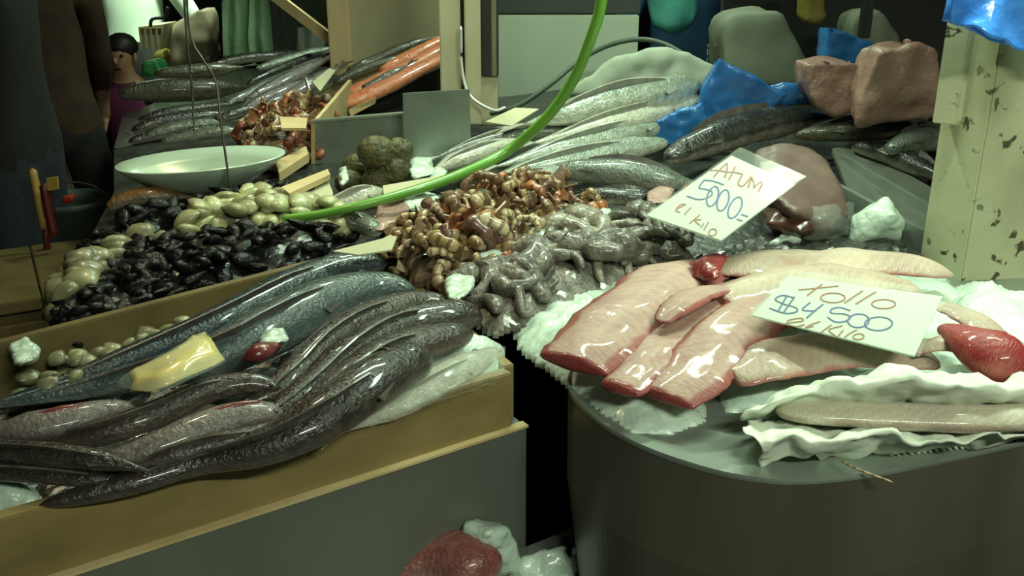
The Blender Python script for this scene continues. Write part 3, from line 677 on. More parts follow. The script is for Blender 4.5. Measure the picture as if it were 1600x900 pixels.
card('white price card reading Atun 5000 leaning on the tuna block', q1, atun_r, atun_b, atun_r2, 950, 200, .03)
q2 = [PZ(1233, 431, 1.075), PZ(1473, 463, 1.065), PZ(1430, 552, 1.055), PZ(1175, 492, 1.065)]
tollo_r = [[(190, 296), (300, 285), (440, 271)], [(338, 260), (290, 295), (245, 330)], ell(405, 345, 76, 30), [(590, 302), (535, 338), (478, 378)], [(672, 308), (610, 345), (548, 384)], ell(722, 384, 74, 28)]
tollo_b = [[(165, 345), (90, 330), (45, 355), (100, 385), (170, 405), (180, 430), (110, 442), (8, 410)], [(120, 330), (90, 380), (60, 432)], [(165, 340), (130, 390), (95, 440)], [(262, 375), (215, 420), (300, 428)], [(345, 385), (290, 428), (240, 472)],
           [(515, 425), (450, 405), (400, 415), (395, 440), (470, 445), (515, 465), (480, 492), (420, 495), (370, 465)], ell(565, 488, 66, 42, .1), ell(690, 507, 86, 42, .1)]
tollo_r2 = [[(125, 502), (215, 490), (205, 473), (130, 485), (122, 510), (170, 525), (230, 512)], [(325, 493), (270, 512), (235, 532), (285, 522)], [(395, 515), (360, 540), (330, 562)], [(465, 520), (380, 545), (420, 582)], [(470, 548), (432, 590)], [(555, 545), (515, 565), (478, 592)], ell(565, 588, 34, 18, .2)]
card('white price card reading Tollo $4500 lying on the fillets', q2, tollo_r, tollo_b, tollo_r2, 1200, 380, .022)
# ------------------------------------------------------------------ long sloping display behind
disp_px = [(52, 546), (100, 452), (178, 300), (178, 235), (330, 190), (480, 165), (640, 160), (800, 150), (1100, 110), (1300, 120), (1450, 180), (1448, 440), (1200, 440), (930, 462), (800, 500), (720, 480), (618, 400), (470, 418)]
dq = [PS(x, y, -.02) for x, y in disp_px]
disp = empty('sloping_display')
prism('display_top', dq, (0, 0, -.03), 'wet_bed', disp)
cd = sum(dq, Vector())/len(dq)
prism('display_base', [Vector((cd.x+(p.x-cd.x)*.72, cd.y+.1+(p.y-cd.y)*.72, 0)) for p in dq], (0, 0, .88), 'black_rubber', disp)
reloc(disp, (cd.x, cd.y, 0)); tag(disp, 'dark sloping display table behind, covered in shellfish and silver fish', 'display table')
# mussels
rng = random.Random(3)
def shell_mesh(name, L, Wd, H, mat, pw=.7):
    n, m = 7, 10; vs = []; fs = []
    for i in range(n+1):
        u = i/n; r = math.sin(math.pi*min(1, u**pw))**.8 if 0 < u < 1 else .04
        for j in range(m):
            a = 2*math.pi*j/m; e = 1.0 if abs(math.sin(a)) > .1 else 1.08
            vs.append(((u-.5)*L, Wd/2*r*math.cos(a)*e + .12*Wd*math.sin(math.pi*u), H/2*r*math.sin(a)))
    for i in range(n):
        for j in range(m): fs.append((i*m+j, i*m+(j+1) % m, (i+1)*m+(j+1) % m, (i+1)*m+j))
    fs += [tuple(range(m-1, -1, -1)), tuple(range(n*m, n*m+m))]
    o = mk(name, vs, fs, mat, None, True); me = o.data; bpy.data.objects.remove(o); return me
mus = shell_mesh('mussel', .062, .031, .021, 'mussel', .62)
m_px1 = [(66, 495), (120, 425), (200, 372), (330, 352), (440, 345), (545, 345), (535, 366), (470, 396), (350, 430), (200, 468), (100, 502)]
m_px2 = [(95, 400), (190, 325), (290, 308), (420, 280), (500, 282), (500, 305), (400, 320), (270, 345), (150, 392)]
MG = 'glossy black mussels'
for px, lab, cnt_, sd in ((m_px1, 'glossy black mussel in the front heap behind the plywood tray', 205, 1), (m_px2, 'glossy black mussel in the farther heap behind the green clams', 95, 2)):
    mo = Mound(px, PS, None, .045, .02, 14, .07, sd, .045)
    tag(mo.build('mussel_heap', 'mussel_bed', .012), ('dense black mussels deep inside the front heap' if sd == 1 else 'dense black mussels deep inside the farther heap'), 'mussels', kind='stuff')
    for i in range(cnt_):
        x, y = mo.pick(rng)
        place(mus, 'mussel', 0, None, (x, y, mo.z(x, y)+.006+rng.random()*.012), (rng.uniform(-.6, .6), rng.uniform(-.6, .6), rng.uniform(0, 6.28)), rng.uniform(.7, 1.05), lab, 'mussel', MG + (' in the front heap' if sd == 1 else ' in the farther heap'))
clm = shell_mesh('clam', .062, .056, .030, 'clam', .85); clm2 = shell_mesh('clam', .062, .056, .032, 'clam_dull', .85)
for px, lab, grp, cnt_, sd, me_ in (([(255, 358), (330, 322), (400, 305), (480, 310), (560, 325), (530, 345), (420, 345), (330, 352), (270, 372)], 'yellow-green clam in the row between the mussel heaps', 'yellow-green clams', 62, 3, clm),
                              ([(70, 478), (90, 425), (140, 385), (190, 372), (255, 350), (262, 370), (190, 405), (150, 450)], 'dull olive clam at the left end of the mussels', 'dull clams at the left end', 46, 4, clm2),
                              ([(0, 600), (30, 575), (180, 535), (330, 482), (440, 440), (400, 470), (300, 520), (150, 575), (40, 608)], 'small dull clam along the board behind the blue-backed fish', 'small clams along the back board', 40, 5, clm2)):
    mo = Mound(px, PS if sd < 5 else TR(.94), None if sd < 5 else .93, .055 if sd < 5 else .012, .02, 14, .05, sd, .05 if sd < 5 else .01)
    tag(mo.build('clam_heap', 'clam_dull', .014), ['heap of clams below the yellow-green clams', 'heap of clams below the dull olive clams', 'bed of clams along the back board'][sd-3], 'clams', kind='stuff')
    for i in range(cnt_):
        x, y = mo.pick(rng)
        place(me_, 'clam', 0, None, (x, y, mo.z(x, y)+.008+rng.random()*.01), (rng.uniform(-.7, .7), rng.uniform(-.7, .7), rng.uniform(0, 6.28)), rng.uniform(.75, 1.15) * (1 if sd < 5 else .6), lab, 'clam', grp)
k = blob('ice_lump', [PZ(x, y, z) for x, y in ((15, 540), (40, 528), (62, 545), (55, 565), (25, 568)) for z in (.96, 1.0)], 'ice', vox=.005, amp=.006, scale=60)
tag(k, 'pale lump of ice at the left end of the clam board', 'ice')
# prawns / curled shellfish
def prawn_set(mat):
    parts = []
    pts = [Vector((.042*math.cos(a), .042*math.sin(a), 0)) for a in [math.radians(-20+24*i) for i in range(9)]]
    wd = [.006, .015, .010, .0145, .009, .013, .008, .010, .004]
    o = sweep('body', pts, [w_*.78 for w_ in wd], [w_*1.15 for w_ in wd], mat, None, 26, 10, ('round', 'round'), 0, .15, 3); parts.append(o.data); bpy.data.objects.remove(o)
    e = pts[-1]
    o = prism('tail_fan', [e, e+Vector((-.012, -.030, .016)), e+Vector((.006, -.036, 0)), e+Vector((.016, -.024, -.014))], (.002, 0, .003), mat); parts.append(o.data); bpy.data.objects.remove(o)
    vs = []; fs = []
    for i in range(5):
        a = math.radians(10+24*i); b0 = Vector((.036*math.cos(a), .036*math.sin(a), 0)); b1 = b0*.35+Vector((.004*i-.008, 0, .012*(-1)**i)); d = Vector((0, 0, .0018)); s = Vector((-b0.y, b0.x, 0)).normalized()*.0018
        q = len(vs); vs += [b0-d-s, b0+d-s, b0+d+s, b0-d+s, b1]; fs += [(q, q+1, q+4), (q+1, q+2, q+4), (q+2, q+3, q+4), (q+3, q, q+4)]
    o = mk('legs', vs, fs, mat); parts.append(o.data); bpy.data.objects.remove(o)
    return parts
def stripe(nm, dark, n):
    nt = MATS[nm].node_tree; b = nt.nodes['Principled BSDF']; src = b.inputs['Base Color'].links[0].from_socket
    uv = N(nt, 'ShaderNodeUVMap'); sx = N(nt, 'ShaderNodeSeparateXYZ'); nt.links.new(uv.outputs[0], sx.inputs[0])
    f = mathn(nt, 'SINE', mathn(nt, 'MULTIPLY', mathn(nt, 'ADD', sx.outputs[0], mathn(nt, 'MULTIPLY', noise_n(nt, 40, 3), .04)), n*6.283))
    f = ramp(nt, f, [(.35, (0, 0, 0)), (.75, (.75, .75, .75))])
    nt.links.new(mixc(nt, f, src, dark), b.inputs['Base Color'])
for nm_ in ('prawn_tan', 'prawn_pale', 'prawn_orange', 'prawn_purple'): stripe(nm_, (.10, .05, .025), 7)
psets = [prawn_set(m_) for m_ in ('prawn_tan', 'prawn_pale', 'prawn_orange', 'prawn_purple')]
def put_prawn(ps, loc, rot, s, label, grp):
    r = empty('prawn', loc); r.rotation_euler = rot; r.scale = (s,)*3
    for nm, me_ in zip(('body', 'tail_fan', 'legs'), ps):
        c = bpy.data.objects.new(nm, me_); COL.objects.link(c); c.parent = r
    return tag(r, label, 'prawn', grp)
for px, cnt_, lab, grp, ws, sd in (([(615, 372), (640, 345), (700, 318), (790, 290), (880, 282), (930, 300), (900, 335), (840, 372), (770, 400), (700, 418), (640, 410)], 105, 'curled tan and orange prawn in the heap behind the grey octopus', 'curled prawns behind the octopus', (7, 4, 2, 1), 6),
                                 ([(372, 205), (400, 175), (450, 155), (500, 150), (512, 185), (480, 225), (430, 240), (385, 228)], 50, 'curled orange prawn in the far box beside the grey steel bin', 'orange prawns in the far box', (3, 1, 4, 1), 7)):
    mo = Mound(px, PS, None, .04, .02, 14, .06, sd, .045)
    tag(mo.build('prawn_heap', 'prawn_bed', .012), 'prawns packed deep inside the ' + ('near' if sd == 6 else 'far') + ' heap', 'prawns', kind='stuff')
    for i in range(cnt_):
        x, y = mo.pick(rng)
        put_prawn(rng.choices(psets, ws)[0], (x, y, mo.z(x, y)+.012+rng.random()*.012), (rng.uniform(-1.1, 1.1), rng.uniform(-1.1, 1.1), rng.uniform(0, 6.28)), rng.uniform(.6, 1.0), lab, grp)
# octopus tangle
oc_px = [(728, 470), (745, 425), (790, 395), (850, 355), (930, 335), (1000, 318), (1060, 345), (1090, 372), (1075, 395), (1000, 405), (950, 432), (880, 452), (820, 478), (770, 492)]
om = Mound(oc_px, PS, None, .035, .025, 16, .06, 9, .04)
tag(om.build('octopus_heap', 'octopus', .009), 'grey octopus flesh deep inside the tangle', 'octopus', kind='stuff')
rng = random.Random(12)
desc = ['at the front tip of the tangle', 'left of centre in the tangle', 'in the middle of the tangle', 'under the lower corner of the Atun card', 'at the back of the tangle by the prawns', 'beside the crushed ice', 'nearest the Atun card left corner']
for i, (cx, cy) in enumerate(((765, 462), (820, 415), (890, 395), (1045, 372), (890, 362), (915, 432), (985, 350))):
    r = empty('octopus'); mt = 'octopus_pale' if i in (2, 4) else 'octopus'
    c = PS(cx, cy, 0); c = Vector((c.x, c.y, om.z(c.x, c.y)+.012))
    d0 = rng.uniform(0, 6.28)
    sweep('mantle', [c, c+Vector((math.cos(d0), math.sin(d0), .1))*.035, c+Vector((math.cos(d0+.4), math.sin(d0+.4), 0))*.075], [.018, .03, .016], [.014, .022, .012], mt, r, 14, 10, ('round', 'round'), 0, .4, i)
    for k in range(6):
        a = d0+math.pi+rng.uniform(-1.9, 1.9); p = Vector(c); pts = [p.copy()]; turn = rng.uniform(-.7, .7)
        for s in range(6):
            a += turn + rng.uniform(-.5, .5); st = .032
            q = p+Vector((math.cos(a), math.sin(a), 0))*st
            if not inside((q.x, q.y), om.poly): a += 2.2; q = p+Vector((math.cos(a), math.sin(a), 0))*st
            q.z = (om.z(q.x, q.y) if inside((q.x, q.y), om.poly) else surf_z(q.y)+.01)+rng.uniform(.006, .02)
            p = q; pts.append(p.copy())
        rr = [x*rng.uniform(.8, 1.5) for x in (.017, .0165, .015, .012, .010, .008, .004)]
        sweep('tentacle', pts, rr, rr, mt, r, 26, 8, ('blunt', 'round'), 0, 1.1, i*7+k)
    reloc(r, c); tag(r, 'wet grey octopus with curled arms, ' + desc[i], 'octopus', 'octopuses in the tangle')
for i, pxs in enumerate(([(695, 440), (725, 410), (745, 418), (735, 455), (715, 470), (700, 465)], [(742, 400), (775, 388), (790, 395), (770, 412), (750, 415)], [(860, 328), (900, 318), (955, 328), (950, 348), (900, 350), (850, 345)], [(800, 372), (850, 352), (870, 358), (820, 385)])):
    k = blob('ice_lump', [PS(x, y, z) for x, y in pxs for z in (0, .045)], 'ice_bright', vox=.005, amp=.006, scale=50, seed=i)
    tag(k, ['white ice lump left of the octopus tangle tip', 'small white ice lump between prawns and octopus', 'flat white ice slab at the right end of the prawns', 'thin ice slab along the front of the prawns'][i], 'ice')
# ------------------------------------------------------------------ silver and grey fish, centre back
SG = 'silver fish piled at the centre back'
def bfish(label, ctrl, mat, **k):
    if mat in ('silver_fish', 'pale_fish'): ctrl = [(a_, b_, hw*1.3, dz) for a_, b_, hw, dz in ctrl]
    return fish(k.pop('name', 'market_fish'), label, ctrl, mat, fn=PS, group=k.pop('group', SG), fins=k.pop('fins', 'fin_pale'), n=20, **k)
bfish('big silver fish on top of the pile by the white panel', [(1092, 132, 12, .12), (1040, 142, 22, .13), (960, 158, 26, .12), (880, 180, 20, .1), (815, 196, 10, .08)], 'silver_fish')
bfish('pinkish silver fish just below the biggest silver one', [(1110, 150, 10, .09), (1050, 168, 18, .09), (970, 190, 20, .08), (890, 212, 16, .06), (830, 225, 8, .05)], 'pale_fish')
bfish('silver fish with dark eye near the blue bag', [(1075, 178, 9, .06), (1010, 198, 18, .06), (930, 220, 20, .05), (850, 240, 16, .04), (770, 262, 8, .03)], 'silver_fish')
bfish('slim silver fish crossing under the green hose', [(905, 205, 7, .06), (850, 205, 14, .06), (780, 215, 15, .05), (720, 232, 12, .04), (678, 248, 6, .03)], 'grey_fish')
bfish('pale slim fish left of the hose', [(830, 222, 7, .05), (770, 232, 13, .05), (710, 252, 12, .04), (670, 270, 6, .03)], 'pale_fish')
bfish('pale greenish fish in front of the dark-eyed silver fish', [(1045, 222, 9, .05), (970, 235, 18, .05), (890, 252, 19, .05), (800, 275, 15, .04), (730, 300, 8, .03)], 'silver_fish')
bfish('short pale fish beside the prawns', [(900, 268, 8, .05), (850, 275, 16, .05), (780, 290, 16, .05), (710, 312, 10, .04), (670, 330, 6, .03)], 'silver_fish')
bfish('thick dark grey fish behind the Atun card', [(850, 268, 10, .05), (910, 266, 22, .06), (980, 272, 27, .06), (1050, 284, 22, .05), (1110, 292, 10, .04)], 'grey_fish', fins='fin')
bfish('small dark glossy fish beside the ice slab', [(905, 300, 8, .03), (950, 306, 17, .035), (1000, 308, 16, .035), (1045, 300, 8, .03)], 'dark_fish', fins='fin')
k = blob('pink_fish_chunk', [PS(x, y, z) for x, y in ((1010, 300), (1030, 290), (1055, 295), (1045, 315), (1012, 322)) for z in (.0, .06)], 'meat_pink', vox=.005, amp=.002); tag(k, 'small pink fish chunk at the left corner of the Atun card', 'fish piece')
# dark fish right
DG = 'dark fish at the right back'
bfish('large dark fish with pale belly in front of the blue bag', [(1040, 250, 14, .05), (1085, 228, 27, .06), (1150, 205, 32, .07), (1230, 188, 30, .07), (1310, 182, 16, .06)], 'dark_fish', group=DG, fins='fin')
bfish('dark grey fish behind the tuna block', [(1240, 212, 10, .05), (1310, 205, 20, .06), (1390, 200, 22, .06), (1460, 205, 18, .05)], 'olive_fish', group=DG, fins='fin')
bfish('dark grey fish against the pillar', [(1385, 236, 12, .06), (1420, 222, 22, .07), (1470, 215, 24, .06), (1530, 215, 14, .05)], 'grey_fish', group=DG, fins='fin')
bfish('dark fish above the steel gutter', [(1330, 228, 10, .04), (1390, 240, 22, .04), (1440, 262, 20, .03), (1500, 290, 12, .02)], 'dark_fish', group=DG, fins='fin', eye=False)
# tuna block
tb = empty('tuna_block')
tu = blob('flesh', [PS(x, y, z) for x, y, z in ((1178, 236, .10), (1215, 224, .12), (1258, 226, .12), (1296, 258, .11), (1318, 300, .09), (1328, 335, .06), (1300, 352, .05), (1235, 330, .09), (1190, 285, .11), (1195, 335, .02), (1290, 370, .0), (1330, 348, .0), (1250, 372, .0), (1180, 300, .0), (1200, 250, .0), (1290, 250, .0))], 'tuna_skin', tb, .008, .004, 20)
blob('dark_meat', [PS(x, y, z) for x, y, z in ((1185, 318, .05), (1215, 322, .075), (1275, 338, .07), (1305, 352, .05), (1300, 374, .01), (1240, 378, .01), (1190, 360, .01), (1200, 350, .05), (1250, 362, .05))], 'tuna_dark', tb, .006, .003, 30)
sheet('cling_film', [[PS(1240, 330, .075), PS(1290, 322, .085), PS(1335, 318, .06)], [PS(1245, 352, .05), PS(1298, 350, .06), PS(1340, 340, .03)], [PS(1240, 372, .02), PS(1300, 372, .025), PS(1345, 360, .01)]], 'cling_film', tb, 8, .007, 45)
reloc(tb, PS(1250, 320, 0)); tag(tb, 'big brown-red block of tuna behind the Atun card', 'tuna')
k = blob('ice_block', [PS(x, y, z) for x, y, z in ((1386, 304, .10), (1358, 325, .08), (1412, 345, .06), (1330, 340, .05), (1325, 385, .0), (1408, 378, .0), (1330, 345, .0), (1412, 350, .0), (1385, 318, .08), (1400, 335, .08))], 'ice_bright', vox=.007, amp=.007, scale=24); tag(k, 'pointed pale block of ice between tuna and pillar', 'ice')
k = blob('ice_lump', [PS(x, y, z) for x, y, z in ((1200, 378, .02), (1215, 365, .03), (1255, 370, .03), (1252, 388, .0), (1195, 392, .0), (1230, 362, .03))], 'ice', vox=.005, amp=.006, scale=50); tag(k, 'small wet ice lump in front of the tuna block', 'ice')
icb = Mound([(1080, 400), (1200, 370), (1420, 380), (1440, 405), (1300, 420), (1120, 425)], PS, None, .015, .015, 25, .03, 17)
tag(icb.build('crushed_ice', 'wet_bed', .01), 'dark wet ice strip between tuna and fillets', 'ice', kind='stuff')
# steel gutter
gu = empty('steel_gutter')
prism('gutter_floor', [PS(1300, 232, .03), PS(1335, 225, .03), PS(1500, 318, .0), PS(1500, 400, .0), PS(1330, 310, .0)], (0, 0, -.012), 'steel_front', gu)
for nm, a, b_ in (('near_lip', (1312, 288), (1470, 372)), ('far_lip', (1318, 242), (1480, 335))):
    p, q = PS(*a, .035), PS(*b_, .02); sd = (q-p).cross(Z).normalized()*.006
    prism('gutter_lip', [p-sd, q-sd, q+sd, p+sd], (0, 0, -.05), 'steel', gu, .001)
reloc(gu, PS(1380, 300, 0)); tag(gu, 'grey steel gutter running from the tuna block to the pillar', 'gutter')
# pink meat
k = blob('fish_chunk', pxhull([(1258, 98), (1350, 97), (1370, 120), (1350, 165), (1305, 184), (1275, 165), (1260, 130)], 2.35, .12), 'meat_pink', vox=.008, amp=.016, scale=10, smooth=3, seed=1); tag(k, 'pink slab of fish left of the larger pink slab by the pillar', 'fish piece', 'pink slabs by the pillar')
k = blob('fish_chunk', pxhull([(1375, 80), (1440, 66), (1470, 80), (1470, 190), (1400, 196), (1342, 198), (1345, 150), (1360, 110)], 2.25, .14), 'meat_pink', vox=.008, amp=.016, scale=10, smooth=3, seed=2); tag(k, 'larger pink slab of fish touching the peeling pillar', 'fish piece', 'pink slabs by the pillar')
# blue bags
bb = empty('blue_plastic_bag')
blob('bag_body', pxhull([(1124, 88), (1098, 140), (1084, 212), (1108, 222), (1195, 185), (1232, 148), (1160, 112)], 2.42, .10, .8), 'blue_bag', bb, .007, .006, 14, 1)
blob('bag_tail', pxhull([(1100, 160), (1040, 180), (990, 208), (1020, 228), (1090, 226), (1110, 205)], 2.38, .07, .8), 'blue_bag', bb, .007, .010, 22, 1, 3)
blob('bag_handle', pxhull([(1170, 145), (1230, 128), (1270, 132), (1268, 160), (1200, 172), (1150, 190)], 2.45, .06, .8), 'blue_bag', bb, .009, .006, 16, 2, 5)
reloc(bb, PY(1110, 220, 2.45)); tag(bb, 'dark blue plastic bag peaked over the silver fish', 'plastic bag')
k = blob('blue_plastic_bag', pxhull([(1294, 42), (1285, 90), (1300, 165), (1370, 165), (1376, 72), (1330, 50)], 2.6, .12, .85), 'blue_bag', vox=.01, amp=.008, scale=16, smooth=2, seed=7); tag(k, 'small blue plastic bag behind the pink slabs', 'plastic bag')
# ------------------------------------------------------------------ peeling pillar at right
pl = empty('market_pillar')
Yp = 1.80
def col3(x0, x1, Ya, Yb): # vertical board between two picture columns
    a, b_ = PY(x0, 300, Ya), PY(x1, 300, Yb); return Vector((a.x, a.y, 0)), Vector((b_.x, b_.y, 0))
a, b_ = col3(1452, 1522, 1.83, 1.72); n_ = Vector((-(b_-a).y, (b_-a).x, 0)).normalized()
prism('left_face_board', [a, b_, b_+n_*.03, a+n_*.03], (0, 0, 3.2), 'peeling_paint', pl, .003)
a2, b2 = col3(1524, 1640, 1.715, 1.735); n2 = Vector((-(b2-a2).y, (b2-a2).x, 0)).normalized()
prism('right_face_board', [a2, b2, b2+n2*.03, a2+n2*.03], (0, 0, 3.2), 'peeling_paint', pl, .003)
prism('pillar_core', [a+n_*.03, b_+n_*.03+n2*.01, b2+n2*.03, b2+n2*.14, a+n_*.12], (0, 0, 3.2), 'peeling_paint', pl)
lo = PY(1440, 192, 1.80)
a3, b3 = col3(1439, 1476, 1.80, 1.775)
prism('batten', [Vector((p.x, p.y, lo.z)) for p in (a3, b3, b3+n_*.03, a3+n_*.03)], (0, 0, 3.2-lo.z), 'peeling_paint', pl, .002)
reloc(pl, (a.x, a.y, 0)); tag(pl, 'peeling cream painted square pillar at the right picture edge', 'pillar')
gb = [[PY(1562, -210, 1.70), PY(1572, -210, 1.695), PY(1582, -210, 1.695), PY(1592, -210, 1.70)], [PY(1515, -110, 1.68), PY(1555, -110, 1.66), PY(1595, -110, 1.67), PY(1640, -110, 1.66)], [PY(1493, -10, 1.66), PY(1545, -10, 1.64), PY(1600, -5, 1.65), PY(1660, 0, 1.64)], [PY(1489, 38, 1.66), PY(1535, 55, 1.63), PY(1590, 76, 1.65), PY(1660, 95, 1.64)]]
hb = empty('blue_plastic_bag')
sheet('bag_sheet', gb, 'blue_bag_bright', hb, 12, .014, 16, .003, 4)
sheet('bag_back', [[p+Vector((0, .03, .003)) for p in r] for r in gb], 'blue_bag_bright', hb, 10, .010, 16, .003, 6)
tube('nail', [PY(1577, -205, 1.74), PY(1577, -208, 1.70), PY(1577, -210, 1.67)], .003, 'wire', hb, 6, 6)
reloc(hb, PY(1540, 60, 1.66)); tag(hb, 'bright blue plastic bag hung on the peeling pillar', 'plastic bag')
# ------------------------------------------------------------------ back centre : posts and panels
def post(name, x0, x1, ytop, ybot, Y, dep, mat, label, catg, bevel=.003):
    p0, p1 = PY(x0, ybot, Y), PY(x1, ybot, Y)
    return prism(name, [p0, Vector((p1.x, Y, p0.z)), Vector((p1.x, Y+dep, p0.z)), Vector((p0.x, Y+dep, p0.z))], (0, 0, (PY(x0, ytop, Y).z if ytop is not None else 2.9)-p0.z), mat, None, bevel)
pp = empty('painted_post')
for nm, x0, x1, yb, mt, Y in (('post_board', 690, 722, 195, 'cream_paint', 2.52), ('post_board', 728, 752, 195, 'cream_paint', 2.5), ('post_groove', 720, 730, 195, 'black_rubber', 2.53), ('dark_channel', 752, 779, 120, 'black_rubber', 2.56), ('dark_channel_edge', 768, 776, 120, 'tan_cloth', 2.555), ('post_foot', 748, 778, 196, 'cream_paint', 2.565)):
    o = post(nm, x0, x1, None if nm != 'post_foot' else 120, yb, Y, .05, mt, '', ''); o.parent = pp
reloc(pp, PY(720, 195, 2.52)); tag(pp, 'chipped cream post between the orange fish and the white panel', 'post')
o = post('partition_panel', 778, 992, 24, 180, 3.15, .03, 'white_panel', '', ''); tag(o, 'plain pale green-white panel behind the silver fish', 'panel')
o = post('dark_shutter', 760, 1000, None, 22, 3.2, .03, 'dim_panel', '', ''); tag(o, 'dark greenish board above the white panel', 'panel')
o = post('beige_panel', 548, 692, None, 118, 3.3, .04, 'cream_paint', '', ''); tag(o, 'beige painted partition panel above the orange fish', 'panel')
o = post('timber_post', 517, 549, None, 118, 3.12, .06, 'pine', '', ''); tag(o, 'yellow pine post left of the beige panel', 'post')
p0, p1 = PY(425, -8, 3.3), PY(524, 68, 3.2); sd = (p1-p0).cross(Vector((0, 1, 0))).normalized()*.016
o = prism('timber_brace', [p0-sd, p1-sd, p1+sd, p0+sd], (0, .03, 0), 'pine'); tag(o, 'slanting pine stick leaning to the yellow post', 'timber')
# steel bin and sheet
bn_ = empty('steel_bin')
Yb = 2.36
fq = [PY(486, 192, Yb), PY(630, 180, Yb+.02), PY(630, 292, Yb+.02), PY(486, 292, Yb)]
prism('front_wall', fq, (0, .012, 0), 'steel', bn_, .001)
prism('side_wall', [fq[0], fq[3], fq[3]+Vector((.03, .4, .05)), fq[0]+Vector((.03, .4, .05))], (.01, 0, 0), 'pine', bn_)
prism('rim', [fq[0]+Vector((0, -.005, 0)), fq[1]+Vector((0, -.005, 0)), fq[1]+Vector((0, .02, 0)), fq[0]+Vector((0, .02, 0))], (0, 0, .006), 'steel', bn_)
reloc(bn_, fq[3]); tag(bn_, 'grey steel bin front behind the olive-brown sea urchins', 'bin')
q = [PY(629, 146, 2.30), PY(734, 139, 2.30), PY(736, 260, 2.30), PY(632, 262, 2.30)]
o = prism('steel_sheet', q, (0, .006, 0), 'steel', None, .001); tag(o, 'upright square steel sheet in front of the chipped cream post', 'steel sheet')
# sea urchins
ub = Mound([(525, 300), (545, 262), (640, 262), (648, 296), (590, 312)], PS, None, .015, .01, 20, .03, 21)
for i, (x, y, r_, dz) in enumerate(((560, 262, 26, .03), (588, 238, 30, .09), (612, 262, 31, .05), (622, 236, 24, .085), (590, 280, 24, .03), (545, 285, 22, .015))):
    c = PS(x, y, dz); rr = r_*depth(c)/F
    u = empty('sea_urchin'); bm = bmesh.new(); bmesh.ops.create_icosphere(bm, subdivisions=4, radius=rr)
    for v in bm.verts: v.co *= 1+.06*noise.noise(v.co*90+Vector((i*3, 0, 0))); v.co.z *= .88
    me = bpy.data.meshes.new('shell'); bm.to_mesh(me); bm.free(); o = link('shell', me, 'urchin', u); o.location = c
    vs = []; fs = []
    for s in range(110):
        a = rng.uniform(0, 6.28); zc = rng.uniform(-.6, 1); d = Vector((math.cos(a)*math.sqrt(1-zc*zc), math.sin(a)*math.sqrt(1-zc*zc), zc)); tt = d.orthogonal().normalized(); bt = d.cross(tt)
        b0 = c+Vector((d.x, d.y, d.z*.88))*rr*.97; q_ = len(vs); vs += [b0+tt*.0015, b0-tt*.0008+bt*.0013, b0-tt*.0008-bt*.0013, b0+d*rr*.13]; fs += [(q_, q_+1, q_+3), (q_+1, q_+2, q_+3), (q_+2, q_, q_+3)]
    o = mk('spines', vs, fs, 'urchin', u); o['kind'] = 'stuff'
    reloc(u, c-Z*rr*.88)
    for ch in u.children:
        if ch.name.startswith('shell'): ch.matrix_parent_inverse = Matrix.Translation(-(c-Z*rr*.88))
    tag(u, ['olive sea urchin leftmost in the pile before the steel bin', 'olive sea urchin on top of the pile before the steel bin', 'round olive sea urchin at the front right of the pile', 'olive sea urchin at upper right beside the steel sheet', 'olive sea urchin low in the middle of the pile', 'olive sea urchin lowest at the left front of the pile'][i], 'sea urchin', 'sea urchins before the steel bin')
# loose cards, paper and pale bits in the middle
def slab(name, pxs, dz, mat, label, catg, th=.003):
    o = prism(name, [PS(x, y, dz[i] if isinstance(dz, list) else dz) for i, (x, y) in enumerate(pxs)], (0, 0, -th), mat); return tag(o, label, catg)
slab('paper_card', [(598, 290), (700, 272), (715, 282), (600, 308)], .07, 'card_old', 'long pale paper strip in front of the sea urchins', 'paper')
slab('wood_slat', [(440, 292), (512, 264), (516, 272), (452, 302)], .07, 'pine', 'yellow wooden slat lying left of the sea urchins', 'wood', .012)
slab('paper_card', [(460, 312), (512, 280), (520, 300), (520, 322)], .05, 'card_old', 'dull paper scrap below the yellow slat', 'paper')
slab('paper_card', [(520, 392), (600, 372), (625, 358), (612, 390), (560, 398)], .06, 'card_old', 'creased pale paper above the navy fish head', 'paper')
slab('paper_card', [(758, 190), (805, 168), (842, 170), (800, 196)], .08, 'card_old', 'beige paper tag at the foot of the white panel', 'paper')
slab('paper_card', [(488, 128), (515, 106), (524, 110), (500, 142)], .12, 'card_old', 'beige paper tag beside the pine post', 'paper')
slab('paper_card', [(437, 182), (480, 184), (478, 200), (440, 200)], .12, 'pine', 'pale wooden chip on the far orange prawns', 'wood', .006)
slab('wood_slat', [(430, 252), (478, 228), (482, 240), (436, 270)], .06, 'pine', 'broad wooden slat right of the scale pan', 'wood', .02)
for i, pxs in enumerate(([(635, 262), (650, 245), (672, 248), (680, 272), (645, 280)], [(680, 262), (700, 268), (690, 280), (670, 282)], [(530, 268), (540, 258), (546, 280), (532, 296)], [(625, 310), (650, 300), (690, 305), (680, 330), (640, 330)])):
    k = blob('ice_lump', [PS(x, y, z) for x, y in pxs for z in (0, .05)], 'ice_bright', vox=.006, amp=.006, scale=40, seed=i); tag(k, ['white ice lump right of the sea urchins', 'small ice lump beside the green hose', 'narrow ice lump left of the sea urchins', 'glassy ice lump in front of the paper strip'][i], 'ice')
k = blob('pink_fish_chunk', [PS(x, y, z) for x, y in ((590, 318), (640, 315), (640, 335), (600, 360), (585, 360)) for z in (.0, .05)], 'meat_pink', vox=.006, amp=.004); tag(k, 'pinkish fish chunk left of the prawn heap', 'fish piece')
bfish('pale green-white fish under the end of the hose', [(600, 302, 8, .05), (570, 306, 17, .06), (530, 322, 18, .05), (480, 338, 8, .04)], 'pale_fish', group='loose fish in the middle')
